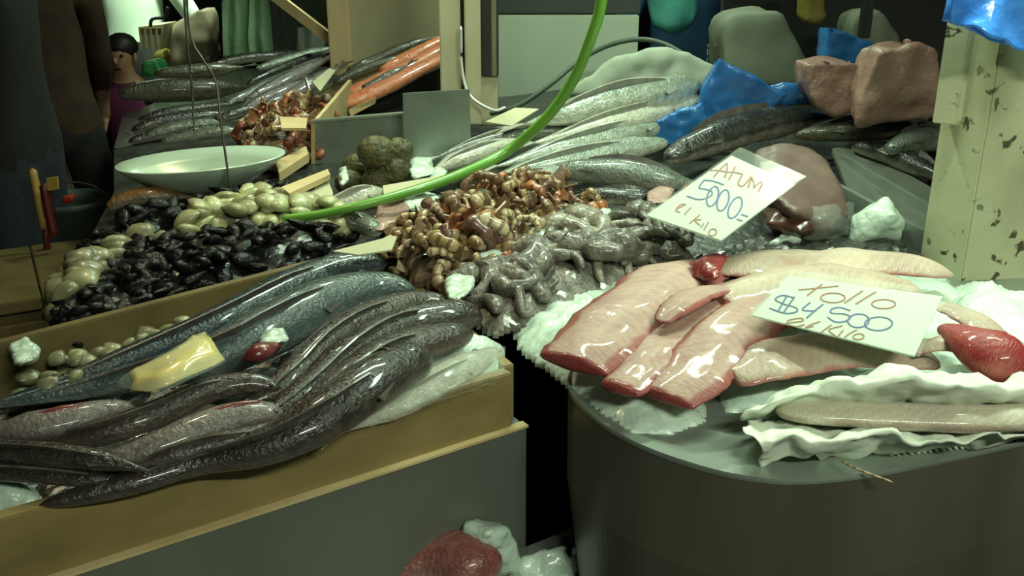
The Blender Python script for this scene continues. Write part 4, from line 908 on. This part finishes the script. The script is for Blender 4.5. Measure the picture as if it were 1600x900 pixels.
bfish('silvery fish head beside the front mussel heap', [(590, 365, 12, .04), (570, 350, 20, .04), (545, 345, 18, .03), (510, 345, 8, .02)], 'grey_fish', group='loose fish in the middle')
# hose and cable
k = tube('green_hose', [PY(965, -700, 1.95), PY(955, -250, 1.95), PY(942, -20, 1.95), PY(925, 55, 1.96), PY(893, 130, 2.0), PY(850, 188, 2.03), PY(790, 238, 2.06)] + [PS(x, y, z) for x, y, z in ((715, 274, .09), (640, 300, .085), (560, 322, .075), (500, 335, .06), (440, 342, .05))], [.0115]*7 + [.011, .010, .0095, .009, .008], 'green_hose', None, 70, 10); tag(k, 'bright green hose curving down across the silver fish', 'hose')
k = tube('electric_cable', [PY(765, 178, 2.45), PY(812, 164, 2.6), PY(860, 132, 2.7), PY(910, 92, 2.75), PY(960, 68, 2.8), PY(1010, 62, 2.8), PY(1060, 80, 2.75), PY(1112, 128, 2.6)], .007, 'cable', None, 50, 8); tag(k, 'dark cable sagging in front of the white panel', 'cable')
k = tube('electric_cable', [PY(720, 40, 2.49), PY(722, 110, 2.49), PY(735, 150, 2.48), PY(770, 172, 2.45), PY(790, 168, 2.5)], .004, 'lamp_white', None, 30, 6); tag(k, 'thin pale wire hanging on the chipped cream post', 'cable')
# ------------------------------------------------------------------ far left stall : salmon tray, purple fish, prawns
st = empty('salmon_tray')
YA, YC = 2.75, 2.85
sq = [PY(500, 182, 2.7), PY(692, 88, 3.0), PY(700, 60, 3.25), PY(540, 112, 3.3), PY(470, 165, 2.95)]
prism('tray_board', sq, (0, 0, -.02), 'plywood_dark', st)
prism('front_lip', [PY(545, 172, 2.68), PY(588, 152, 2.74), PY(586, 162, 2.74), PY(548, 182, 2.68)], (0, .015, 0), 'pine', st)
prism('tray_support', [PY(520, 186, 2.74), PY(692, 105, 3.03), PY(692, 190, 3.03), PY(520, 215, 2.74)], (0, .02, 0), 'black_rubber', st)
reloc(st, PY(600, 190, 2.8)); tag(st, 'slanted dark tray board carrying the orange salmon', 'tray')
def dfish(label, pts, mat, group, ends=('round', 'taper'), flat=.7, name='market_fish', **k):
    return fish(name, label, [(a_, b2_, hw, Yv) for a_, b2_, hw, Yv in pts], mat, fn=lambda x, y, Yv: PY(x, y, Yv), group=group, flat=flat, ends=ends, n=18, **k)
SG2 = 'orange salmon pieces on the slanted tray'
for i, (lab, pts) in enumerate((('orange salmon side lowest along the tray front', [(505, 172, 10, 2.72), (560, 155, 15, 2.76), (630, 122, 14, 2.86), (695, 88, 10, 2.98)]),
                  ('orange salmon side in the middle of the tray', [(520, 152, 9, 2.82), (580, 132, 14, 2.88), (640, 103, 13, 2.98), (695, 74, 9, 3.06)]),
                  ('orange salmon side at the top of the tray', [(590, 112, 8, 3.0), (640, 88, 12, 3.06), (695, 60, 9, 3.14)]))):
    dfish(lab, [(a_, b_, hw*1.45, Yv) for a_, b_, hw, Yv in pts], 'salmon', SG2, ('round', 'blunt'), .5, 'salmon_fillet', eye=False, tail=False, dorsal=False)
for lab, pts, mt in (('grey fish at the upper edge of the salmon tray', [(540, 112, 6, 3.05), (590, 92, 12, 3.12), (650, 68, 11, 3.2), (692, 55, 6, 3.24)], 'olive_fish'),
                    ('grey-brown fish across the middle of the salmon', [(520, 130, 6, 2.92), (560, 112, 12, 2.98), (610, 95, 9, 3.04), (640, 80, 5, 3.08)], 'olive_fish'),
                    ('small dark fish between the salmon sides', [(565, 138, 5, 2.8), (600, 122, 9, 2.84), (640, 100, 7, 2.9)], 'purple_fish')):
    dfish(lab, pts, mt, 'grey fish on the salmon tray', dorsal=False)
fb = empty('far_fish_table')
fq_ = [PS(178, 232, -.03), PS(500, 240, -.03), PY(540, 150, 2.9)-Z*.05, PY(690, 60, 3.9)-Z*.1, PY(360, 70, 4.2)-Z*.1, PY(185, 140, 3.6)-Z*.1]
prism('table_top', fq_, (0, 0, -.03), 'wet_bed', fb)
prism('table_base', [Vector((p.x*.6-.45, p.y*.5+1.6, 0)) for p in fq_], (0, 0, .85), 'black_rubber', fb)
reloc(fb, (fq_[0].x, fq_[0].y, 0)); tag(fb, 'dark table under the far left fish', 'display table')
FG2 = 'far fish left of the pine post'
for lab, pts, mt in (('purple-grey fish lying towards the pine post', [(382, 160, 7, 2.75), (420, 138, 13, 2.85), (470, 112, 13, 3.0), (522, 84, 8, 3.15)], 'purple_fish'),
                    ('pale pinkish fish in front of the purple-grey ones', [(400, 172, 7, 2.7), (440, 155, 13, 2.78), (490, 128, 12, 2.92), (525, 108, 8, 3.02)], 'purple_fish'),
                    ('dark green-backed fish behind the purple-grey ones', [(385, 132, 6, 3.0), (430, 112, 10, 3.1), (480, 92, 10, 3.25), (522, 78, 6, 3.35)], 'dark_fish'),
                    ('greyish fish lowest at the left of the purple ones', [(350, 165, 6, 2.8), (385, 148, 11, 2.88), (430, 125, 10, 3.0), (460, 108, 6, 3.1)], 'grey_fish'),
                    ('dark glossy fish left of the hanging wire', [(205, 205, 8, 2.6), (250, 190, 14, 2.65), (310, 182, 13, 2.7), (370, 175, 8, 2.75)], 'dark_fish'),
                    ('black glossy fish just above the scale pan', [(200, 222, 8, 2.5), (250, 210, 13, 2.55), (310, 203, 14, 2.58), (372, 198, 8, 2.6)], 'dark_fish'),
                    ('pale-bellied dark fish behind the scale pan', [(250, 222, 6, 2.45), (300, 212, 12, 2.48), (350, 205, 13, 2.5), (392, 208, 7, 2.5)], 'grey_fish'),
                    ('big olive fish with blunt snout left of the wire', [(185, 148, 10, 2.9), (225, 143, 22, 2.95), (290, 140, 26, 3.0), (350, 138, 20, 3.05), (392, 136, 8, 3.1)], 'olive_fish'),
                    ('olive fish above the blunt-snouted big one', [(240, 115, 8, 3.2), (290, 112, 15, 3.25), (340, 108, 15, 3.3), (385, 104, 6, 3.35)], 'olive_fish'),
                    ('brown fish with orange head below the scale pan', [(166, 326, 9, 1.98), (195, 312, 18, 2.0), (245, 305, 20, 2.02), (305, 308, 10, 2.05)], 'brown_fish'),
                    ('slim black fish lying across the top of the far black pile', [(215, 188, 6, 2.68), (260, 176, 11, 2.72), (320, 168, 10, 2.78), (372, 160, 5, 2.82)], 'dark_fish'),
                    ('black fish with pale flank below the slim black one', [(225, 214, 6, 2.52), (270, 200, 12, 2.56), (330, 192, 11, 2.6), (385, 186, 6, 2.64)], 'grey_fish'),
                    ('short black fish right of the long wire', [(330, 190, 6, 2.6), (355, 182, 12, 2.62), (385, 172, 9, 2.66), (405, 165, 4, 2.68)], 'dark_fish'),
                    ('mauve fish with bright flank beside the far prawns', [(372, 178, 6, 2.66), (400, 162, 13, 2.72), (440, 142, 12, 2.82), (475, 124, 6, 2.9)], 'purple_fish'),
                    ('pinkish mauve fish under the beige tag', [(430, 160, 6, 2.78), (465, 140, 13, 2.86), (505, 118, 11, 2.96), (535, 102, 6, 3.05)], 'purple_fish'),
                    ('pale-backed fish reaching the pine post foot', [(395, 145, 6, 2.92), (435, 126, 11, 3.0), (485, 103, 11, 3.12), (528, 84, 6, 3.24)], 'silver_fish'),
                    ('dark fish touching the tan sack', [(330, 102, 6, 3.5), (375, 92, 11, 3.6), (430, 86, 10, 3.7), (470, 78, 5, 3.8)], 'dark_fish'),
                    ('greenish dark fish near the back shelf', [(400, 108, 6, 3.4), (440, 96, 10, 3.5), (490, 82, 10, 3.6), (530, 72, 6, 3.65)], 'grey_fish')):
    dfish(lab, pts, mt, FG2, dorsal=False)
# scale pan and wires
sp = empty('scale_pan')
rim3 = []; YS = 2.1
cpan = PY(313, 248, YS)
vs = []; fs = []; nr_, na = 6, 48
for lay in (0, 1):
    for i in range(nr_+1):
        f = i/nr_
        for j in range(na):
            a_ = 2*math.pi*j/na; x = .188*f*math.cos(a_); y = .105*f*math.sin(a_); z = .075*f**2.2 - .075 - .004*lay
            vs.append((cpan.x+x, cpan.y+y, cpan.z+z+.07*x+.05*y))
    o_ = lay*(nr_+1)*na
    for i in range(nr_):
        for j in range(na): fs.append((o_+i*na+j, o_+i*na+(j+1) % na, o_+(i+1)*na+(j+1) % na, o_+(i+1)*na+j))
L1 = (nr_+1)*na
for j in range(na): fs.append((nr_*na+j, nr_*na+(j+1) % na, L1+nr_*na+(j+1) % na, L1+nr_*na+j))
mk('pan', vs, fs, 'pan_metal', sp, True)
for pts in ([(284, -60, 2.14), (292, 60, 2.14), (300, 140, 2.14), (304, 218, 2.16)], [(290, -60, 2.05), (296, 50, 2.05), (318, 95, 2.03), (338, 130, 2.02), (345, 190, 2.0), (352, 240, 1.99), (362, 308, 1.98)]):
    tube('wire', [PY(*p) for p in pts], .0026, 'wire', sp, 20, 6)
reloc(sp, cpan); tag(sp, 'pale green oval scale pan hung on thin wires', 'scale pan')
# hanging bags and clutter far back
for i, (x0, x1, y1, Y, mt, lab) in enumerate(((350, 395, 88, 4.3, 'green_film', 'green translucent bag hanging left of the dark pole'), (392, 432, 84, 4.2, 'green_film', 'pale green translucent bag hanging by the dark pole'), (465, 505, 78, 4.2, 'cling_film', 'clear bag bulging under the pine stick'))):
    t = empty('hanging_plastic_bag')
    cols = [x0+(x1-x0)*k_/4 for k_ in range(5)]
    for s, dy in ((0, 0), (1, .07)):
        sheet('bag_side', [[PY(x, yy, Y+dy+.02*math.sin(k_*2.1+s)) for k_, x in enumerate(cols)] for yy in (-30 if i < 2 else 40, 20 if i < 2 else 55, y1-12, y1)], mt, t, 5, .02, 8, .002, i*2+s)
    reloc(t, PY((x0+x1)/2, y1, Y)); tag(t, lab, 'plastic bag')
o = post('dark_pole', 428, 440, None, 90, 4.1, .05, 'black_rubber', '', ''); tag(o, 'thin dark pole behind the pine stick', 'pole')
o = post('grey_board', 440, 520, None, 80, 4.6, .04, 'dim_panel', '', ''); tag(o, 'dim grey board behind the pine stick', 'panel')
k = blob('tan_sack', pxhull([(258, 45), (300, 15), (318, 10), (328, 100), (262, 108), (252, 90)], 4.6, .25), 'tan_cloth', vox=.02, amp=.02, scale=6); tag(k, 'tan cloth sack behind the olive fish', 'sack')
k = blob('green_plastic_bag', pxhull([(222, 98), (245, 95), (252, 112), (238, 125), (220, 118)], 4.1, .12), 'green_plastic', vox=.01, amp=.012, scale=14); tag(k, 'small green plastic bag beside the child', 'plastic bag')
k = blob('yellow_bag', pxhull([(235, 82), (256, 78), (256, 100), (240, 104)], 4.4, .12), 'yellow_plastic', vox=.01, amp=.012, scale=14); tag(k, 'small yellow bag above the green plastic bag', 'plastic bag')
cr = empty('patterned_basket')
bq = [PY(216, 42, 4.5), PY(256, 38, 4.5), PY(250, 78, 4.5), PY(220, 78, 4.5)]
prism('basket_body', bq, (0, .18, 0), 'card_old', cr)
tube('handle', [PY(235, 42, 4.48), PY(238, 30, 4.48), PY(258, 26, 4.48), PY(262, 10, 4.48)], .008, 'black_rubber', cr, 16, 6)
for k_ in range(4): prism('band', [PY(219+k_*9, 44, 4.49), PY(224+k_*9, 44, 4.49), PY(223+k_*9, 54, 4.49), PY(220+k_*9, 54, 4.49)], (0, .01, 0), 'plywood_dark', cr)
reloc(cr, bq[3]); tag(cr, 'small patterned basket bag held before the white shirt', 'basket')
# back right clutter
k = blob('grey_sack', pxhull([(1135, 30), (1160, 17), (1225, 17), (1250, 60), (1272, 105), (1270, 140), (1135, 140), (1128, 60)], 2.85, .3), 'grey_sack', vox=.02, amp=.012, scale=6); tag(k, 'pale grey bulging sack behind the dark blue bag', 'sack')
k = blob('yellow_container', pxhull([(1260, -40), (1293, -40), (1292, 30), (1280, 41), (1265, 40), (1259, 30)], 3.1, .12), 'yellow_plastic', vox=.01, amp=.003, scale=10); tag(k, 'olive yellow plastic container hanging above the small blue bag', 'container')
k = blob('grey_sack', pxhull([(1340, 20), (1380, 14), (1400, 45), (1412, 70), (1400, 150), (1335, 150), (1330, 50)], 3.0, .2), 'grey_sack', vox=.015, amp=.01, scale=8, seed=4); tag(k, 'small grey sack behind the pink slabs', 'sack')
o = post('dark_pole', 1346, 1360, None, 60, 2.9, .04, 'black_rubber', '', ''); tag(o, 'dark pole in front of the small grey sack', 'pole')
o = post('dark_shelf_back', 1120, 1600, None, 150, 3.5, .05, 'dark_wall', '', ''); tag(o, 'dark board at the back right behind the sacks', 'panel')
tr_ = empty('wire_loop'); tube('wire', [PY(1107, 68, 2.7), PY(1105, 108, 2.7), PY(1113, 110, 2.7), PY(1122, 90, 2.7), PY(1117, 68, 2.7)], .003, 'wire', tr_, 20, 6)
reloc(tr_, PY(1110, 108, 2.7)); tag(tr_, 'small dark wire loop above the blue bag peak', 'wire')
# ------------------------------------------------------------------ lower front crate with red fish and ice
lc = empty('lower_crate')
cz = .60
c0 = PZ(700, 990, cz); LA, LB = -.42, .16
org = Vector((c0.x, c0.y, cz))
P_ = lambda a_, b2_, z: org + U*a_ + V*b2_ + Z*(z-cz)
lim = .03
def dist_front(p): return (p-(SB-V*.012)).dot(V)
bb_ = -dist_front(org)-.03
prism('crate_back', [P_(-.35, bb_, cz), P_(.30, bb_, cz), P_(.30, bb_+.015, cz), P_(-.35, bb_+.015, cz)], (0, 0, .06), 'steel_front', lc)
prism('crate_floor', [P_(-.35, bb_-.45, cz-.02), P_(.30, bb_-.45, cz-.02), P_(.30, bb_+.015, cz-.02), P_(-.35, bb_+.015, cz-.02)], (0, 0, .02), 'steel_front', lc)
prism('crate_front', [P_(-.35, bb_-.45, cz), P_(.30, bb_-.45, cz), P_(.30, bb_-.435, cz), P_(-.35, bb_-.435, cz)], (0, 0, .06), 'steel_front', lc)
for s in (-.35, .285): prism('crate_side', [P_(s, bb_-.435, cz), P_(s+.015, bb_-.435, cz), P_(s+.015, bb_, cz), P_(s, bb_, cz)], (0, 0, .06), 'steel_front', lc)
for s in (-.33, .26):
    for t_ in (bb_-.43, bb_-.02): prism('leg', [P_(s, t_, 0), P_(s+.03, t_, 0), P_(s+.03, t_+.03, 0), P_(s, t_+.03, 0)], (0, 0, cz-.02), 'black_rubber', lc)
reloc(lc, P_(0, bb_-.2, 0)); tag(lc, 'low steel crate in front of the display case holding red fish', 'crate')
fish('red_fish', 'red-skinned fish on ice at the bottom centre', [(760, 905, 46, .72), (720, 872, 52, .72), (670, 868, 46, .715), (610, 890, 40, .70), (560, 930, 22, .68)], 'red_fish', fn=lambda x, y, z: PZ(x, y, z-.03), group='red fish in the low crate', eye=False, dorsal=False)
k = blob('ice_lump', [PZ(x, y, z) for x, y, z in ((715, 830, .72), (745, 806, .74), (775, 812, .74), (805, 830, .72), (812, 860, .66), (820, 920, .6), (740, 920, .6), (720, 860, .66), (760, 830, .75))], 'ice', vox=.008, amp=.012, scale=30); tag(k, 'white lump of ice beside the red fish at the bottom', 'ice')
k = blob('ice_lump', [PZ(x, y, z) for x, y, z in ((810, 872, .66), (850, 856, .66), (895, 850, .66), (914, 870, .64), (920, 960, .58), (800, 960, .58), (800, 880, .64))], 'ice', vox=.009, amp=.012, scale=24, seed=3); tag(k, 'lower dim lump of ice below the dark gap', 'ice')
# ------------------------------------------------------------------ left floor clutter
tl = empty('long_handled_tool')
tube('handle', [PY(50, 262, 2.7), PY(60, 310, 2.68), PY(70, 360, 2.66)], .012, 'yellow_wood', tl, 10, 8)
tube('strap', [PY(68, 285, 2.66), PY(76, 330, 2.65), PY(86, 372, 2.64)], .013, 'dark_red', tl, 10, 8)
tube('shaft', [PY(70, 355, 2.67), PY(80, 470, 2.66), PY(84, 800, 2.6)], .010, 'dark_red', tl, 10, 8)
prism('tag', [PY(72, 279, 2.65), PY(89, 277, 2.65), PY(90, 296, 2.65), PY(74, 298, 2.65)], (0, .01, 0), 'yellow_wood', tl)
reloc(tl, PY(84, 800, 2.6)); tag(tl, 'yellow and dark red handled tool leaning by the jeans', 'tool')
bu = empty('white_bucket'); cb = PY(82, 330, 3.0)
vs = []; fs = []
prof = [(.0, .60), (.13, .60), (.135, .62), (.125, .6), (.10, .05), (0, .05)]
for r_, z_ in [(.10, .0), (.125, cb.z-.02), (.133, cb.z-.01), (.133, cb.z+.01), (.122, cb.z+.01), (.118, cb.z-.03), (.095, .03)]:
    for j in range(24): vs.append((cb.x+r_*math.cos(2*math.pi*j/24), cb.y+.13+r_*math.sin(2*math.pi*j/24), z_))
for i in range(6):
    for j in range(24): fs.append((i*24+j, i*24+(j+1) % 24, (i+1)*24+(j+1) % 24, (i+1)*24+j))
fs += [tuple(range(23, -1, -1)), tuple(range(144, 168))]
mk('bucket_body', vs, fs, 'dim_panel', bu, True)
tube('bucket_handle', [Vector((cb.x+.13*math.cos(a_), cb.y+.13+.02*math.sin(a_), cb.z+.0+.06*math.sin(a_))) for a_ in [math.pi*i/8 for i in range(9)]], .003, 'wire', bu, 20, 6)
blob('lid_clip', pxhull([(94, 308), (112, 306), (113, 318), (96, 321)], 2.96, .04), 'bright_red', bu, vox=.006, amp=.001)
reloc(bu, (cb.x, cb.y+.13, 0)); tag(bu, 'pale greenish bucket beside the dark jeans at left', 'bucket')
chx, chy = PZ(40, 480, .7).x-.17, PZ(40, 480, .7).y+.25
cs_ = empty('storage_chest'); Rz = Matrix.Rotation(.5, 3, 'Z')
box('chest_body', (chx, chy, .33), (.66, .46, .66), 'plywood_dark', cs_, .5, .004)
for k_ in range(5):
    o_ = Rz @ Vector((-.28+.14*k_, 0, 0)); box('lid_plank', (chx+o_.x, chy+o_.y, .685), (.136, .5, .03), 'plywood_dark', cs_, .5, .003)
for k_ in range(4): 
    o_ = Rz @ Vector((0, -.24, 0)); box('front_plank', (chx+o_.x, chy+o_.y, .10+.155*k_), (.68, .02, .148), 'plywood_dark', cs_, .5, .003)
reloc(cs_, (chx, chy, 0)); tag(cs_, 'olive-brown low wooden chest at the left picture edge behind the clams', 'chest')
# ------------------------------------------------------------------ people
def person(label, x, y, h, face, top, bottom, arms=((.25, -.1), (.25, -.1)), hairm='hair', lean=0, split=.53, sleeve=True, bulk=1.0):
    s = h/1.72; r = empty('person', (x, y, 0))
    V3 = []; E = []; Rr = []
    def j(p, rad, par=None, rb=None):
        V3.append(Vector(p)*s); Rr.append((rad*s, (rb or rad)*s)); i = len(V3)-1
        if par is not None: E.append((par, i))
        return i
    pel = j((0, 0, .93), .15*bulk, None, .12*bulk); wst = j((0, lean*.3, 1.08), .135*bulk, pel, .105*bulk); ch = j((0, lean*.7, 1.28), .16*bulk, wst, .115*bulk); ns = j((0, lean, 1.43), .09, ch, .08); nk = j((0, lean+.01, 1.5), .055, ns)
    hd0 = j((0, lean+.03, 1.56), .065, nk, .08); hd = j((0, lean+.03, 1.64), .078, hd0, .095); j((0, lean+.02, 1.70), .05, hd, .06)
    for sd_, (ax, ay) in zip((-1, 1), arms):
        sh = j((sd_*.17*bulk, lean, 1.40), .062, ns); el = j((sd_*(.20+ax*.3)*bulk, lean+ay, 1.13), .045, sh); wr = j((sd_*(.20+ax*.2), lean+ay*2.2+.04, .91+max(0, ay)*.7), .03, el); pm = j((sd_*(.20+ax*.18), lean+ay*2.4+.05, .84+max(0, ay)*.75), .034, wr, .02)
        b0 = V3[pm]/s
        for f_ in range(4):
            a1 = j(b0+Vector((sd_*0, -.024+.017*f_, -.045)), .0095, pm); j(b0+Vector((-sd_*.012, -.028+.019*f_, -.083-(.008 if f_ in (1, 2) else 0))), .0085, a1)
        th = j(b0+Vector((-sd_*.02, .035, -.01)), .011, pm); j(b0+Vector((-sd_*.03, .05, -.045)), .009, th)
        hp = j((sd_*.09*bulk, 0, .86), .10*bulk, pel); kn = j((sd_*.10, .01, .48), .062, hp); an = j((sd_*.10, -.02, .09), .045, kn); ft = j((sd_*.11, .10, .035), .04, an, .035); j((sd_*.11, .18, .03), .03, ft)
    me = bpy.data.meshes.new('body'); me.from_pydata([tuple(v) for v in V3], E, [])
    o = bpy.data.objects.new('tmp', me); COL.objects.link(o)
    md = o.modifiers.new('sk', 'SKIN'); o.modifiers.new('sb', 'SUBSURF').levels = 2
    for i, sv in enumerate(me.skin_vertices[0].data): sv.radius = Rr[i]; sv.use_root = (i == 0)
    md.use_smooth_shade = True
    dg = bpy.context.evaluated_depsgraph_get(); m2 = bpy.data.meshes.new_from_object(o.evaluated_get(dg)); bpy.data.objects.remove(o)
    m2.materials.clear()
    for mm in ('skin', top, bottom, 'black_rubber'): m2.materials.append(MATS[mm])
    for p in m2.polygons:
        c = p.center/s; rad = abs(c.x)
        if c.z > 1.46: k_ = 0
        elif c.z < .08: k_ = 3
        elif rad > .155 and c.z < 1.30: k_ = (1 if (c.z > .96+max(0, arms[0][1])*.6) else 0) if rad > .17 else (1 if c.z > split*1.72 else 2)
        elif c.z > split*1.72: k_ = 1
        else: k_ = 2
        p.material_index = k_
    b_ = link('body', m2, None, r); R3 = Matrix.Rotation(face, 4, 'Z'); b_.matrix_local = R3
    def part(nm, vs_, rad, mat_, sc=(1, 1, 1)):
        bm = bmesh.new(); bmesh.ops.create_uvsphere(bm, u_segments=14, v_segments=10, radius=rad*s)
        for v in bm.verts: v.co = Vector((v.co.x*sc[0], v.co.y*sc[1], v.co.z*sc[2]))
        m_ = bpy.data.meshes.new(nm); bm.to_mesh(m_); bm.free(); m_.polygons.foreach_set('use_smooth', [True]*len(m_.polygons))
        q_ = link(nm, m_, mat_, r); q_.matrix_local = R3 @ Matrix.Translation(Vector(vs_)*s)
    part('hair', (0, lean+.005, 1.675), .098, hairm, (.95, 1.05, .82))
    part('nose', (0, lean+.125, 1.60), .016, 'skin', (.8, 1.2, 1.4))
    part('mouth', (0, lean+.108, 1.555), .02, 'dark_red', (1.2, .4, .3))
    for sd_ in (-1, 1):
        part('eye', (sd_*.032, lean+.108, 1.63), .011, 'eye'); part('ear', (sd_*.083, lean+.03, 1.61), .026, 'skin', (.4, .8, 1.2))
    return tag(r, label, 'person')
px_ = lambda x, Y: PY(x, 200, Y).x
person('person in dark top and navy jeans at the left picture edge', px_(8, 2.9), 2.95, 1.74, math.pi*.5, 'dark_cloth', 'denim', arms=((.05, .3), (.05, .3)))
person('person in brown and orange jacket behind the jeans wearer', px_(92, 3.6), 3.6, 1.66, .5, 'brown_cloth', 'dark_cloth', arms=((.0, .1), (.0, .1)), bulk=1.0)
person('person in a white shirt seen beyond the basket', px_(232, 5.0), 5.0, 1.72, 2.9, 'white_cloth', 'dark_cloth', split=.63, bulk=1.1)
person('small child with magenta top beside the green plastic bag', px_(208, 4.0), 4.0, 1.17, math.pi, 'magenta_cloth', 'dark_cloth')
person('seller in teal apron and navy sleeves behind the white panel', px_(1060, 4.2), 4.2, 1.70, math.pi, 'navy_cloth', 'navy_cloth', arms=((.3, .12), (.3, .12)), bulk=1.1)
ap = [[PY(1008, -70, 2.93), PY(1050, -70, 2.9), PY(1092, -70, 2.93)], [PY(1008, -10, 2.92), PY(1050, -10, 2.87), PY(1094, -10, 2.92)], [PY(1018, 34, 2.91), PY(1050, 44, 2.86), PY(1086, 34, 2.91)], [PY(1036, 46, 2.93), PY(1050, 50, 2.9), PY(1068, 46, 2.93)]]
ap = [[PY(x, y, Y+1.12) for x, y, Y in r_] for r_ in (((1012, -70, 2.9), (1050, -70, 2.88), (1090, -70, 2.9)), ((1010, -10, 2.9), (1050, -10, 2.86), (1092, -10, 2.9)), ((1020, 34, 2.88), (1050, 44, 2.84), (1084, 34, 2.88)), ((1036, 46, 2.9), (1050, 50, 2.88), (1066, 46, 2.9)))]
k = sheet('teal_apron', ap, 'teal_cloth', res=6, amp=.012, scale=9, thick=.006); tag(k, 'teal cloth apron bib bulging over the seller', 'apron')

k = blob('ice_heap', [PY(x, y, Y) for x, y, Y in ((880, 150, 2.62), (910, 118, 2.62), (960, 88, 2.62), (1010, 74, 2.62), (1070, 78, 2.62), (1120, 100, 2.62), (1130, 150, 2.62), (900, 150, 2.78), (960, 95, 2.74), (1060, 84, 2.74), (1125, 130, 2.76))], 'pale_cloth', vox=.012, amp=.014, scale=12, seed=9)
tag(k, 'pale grey mound of cloth-covered ice behind the silver fish', 'ice')
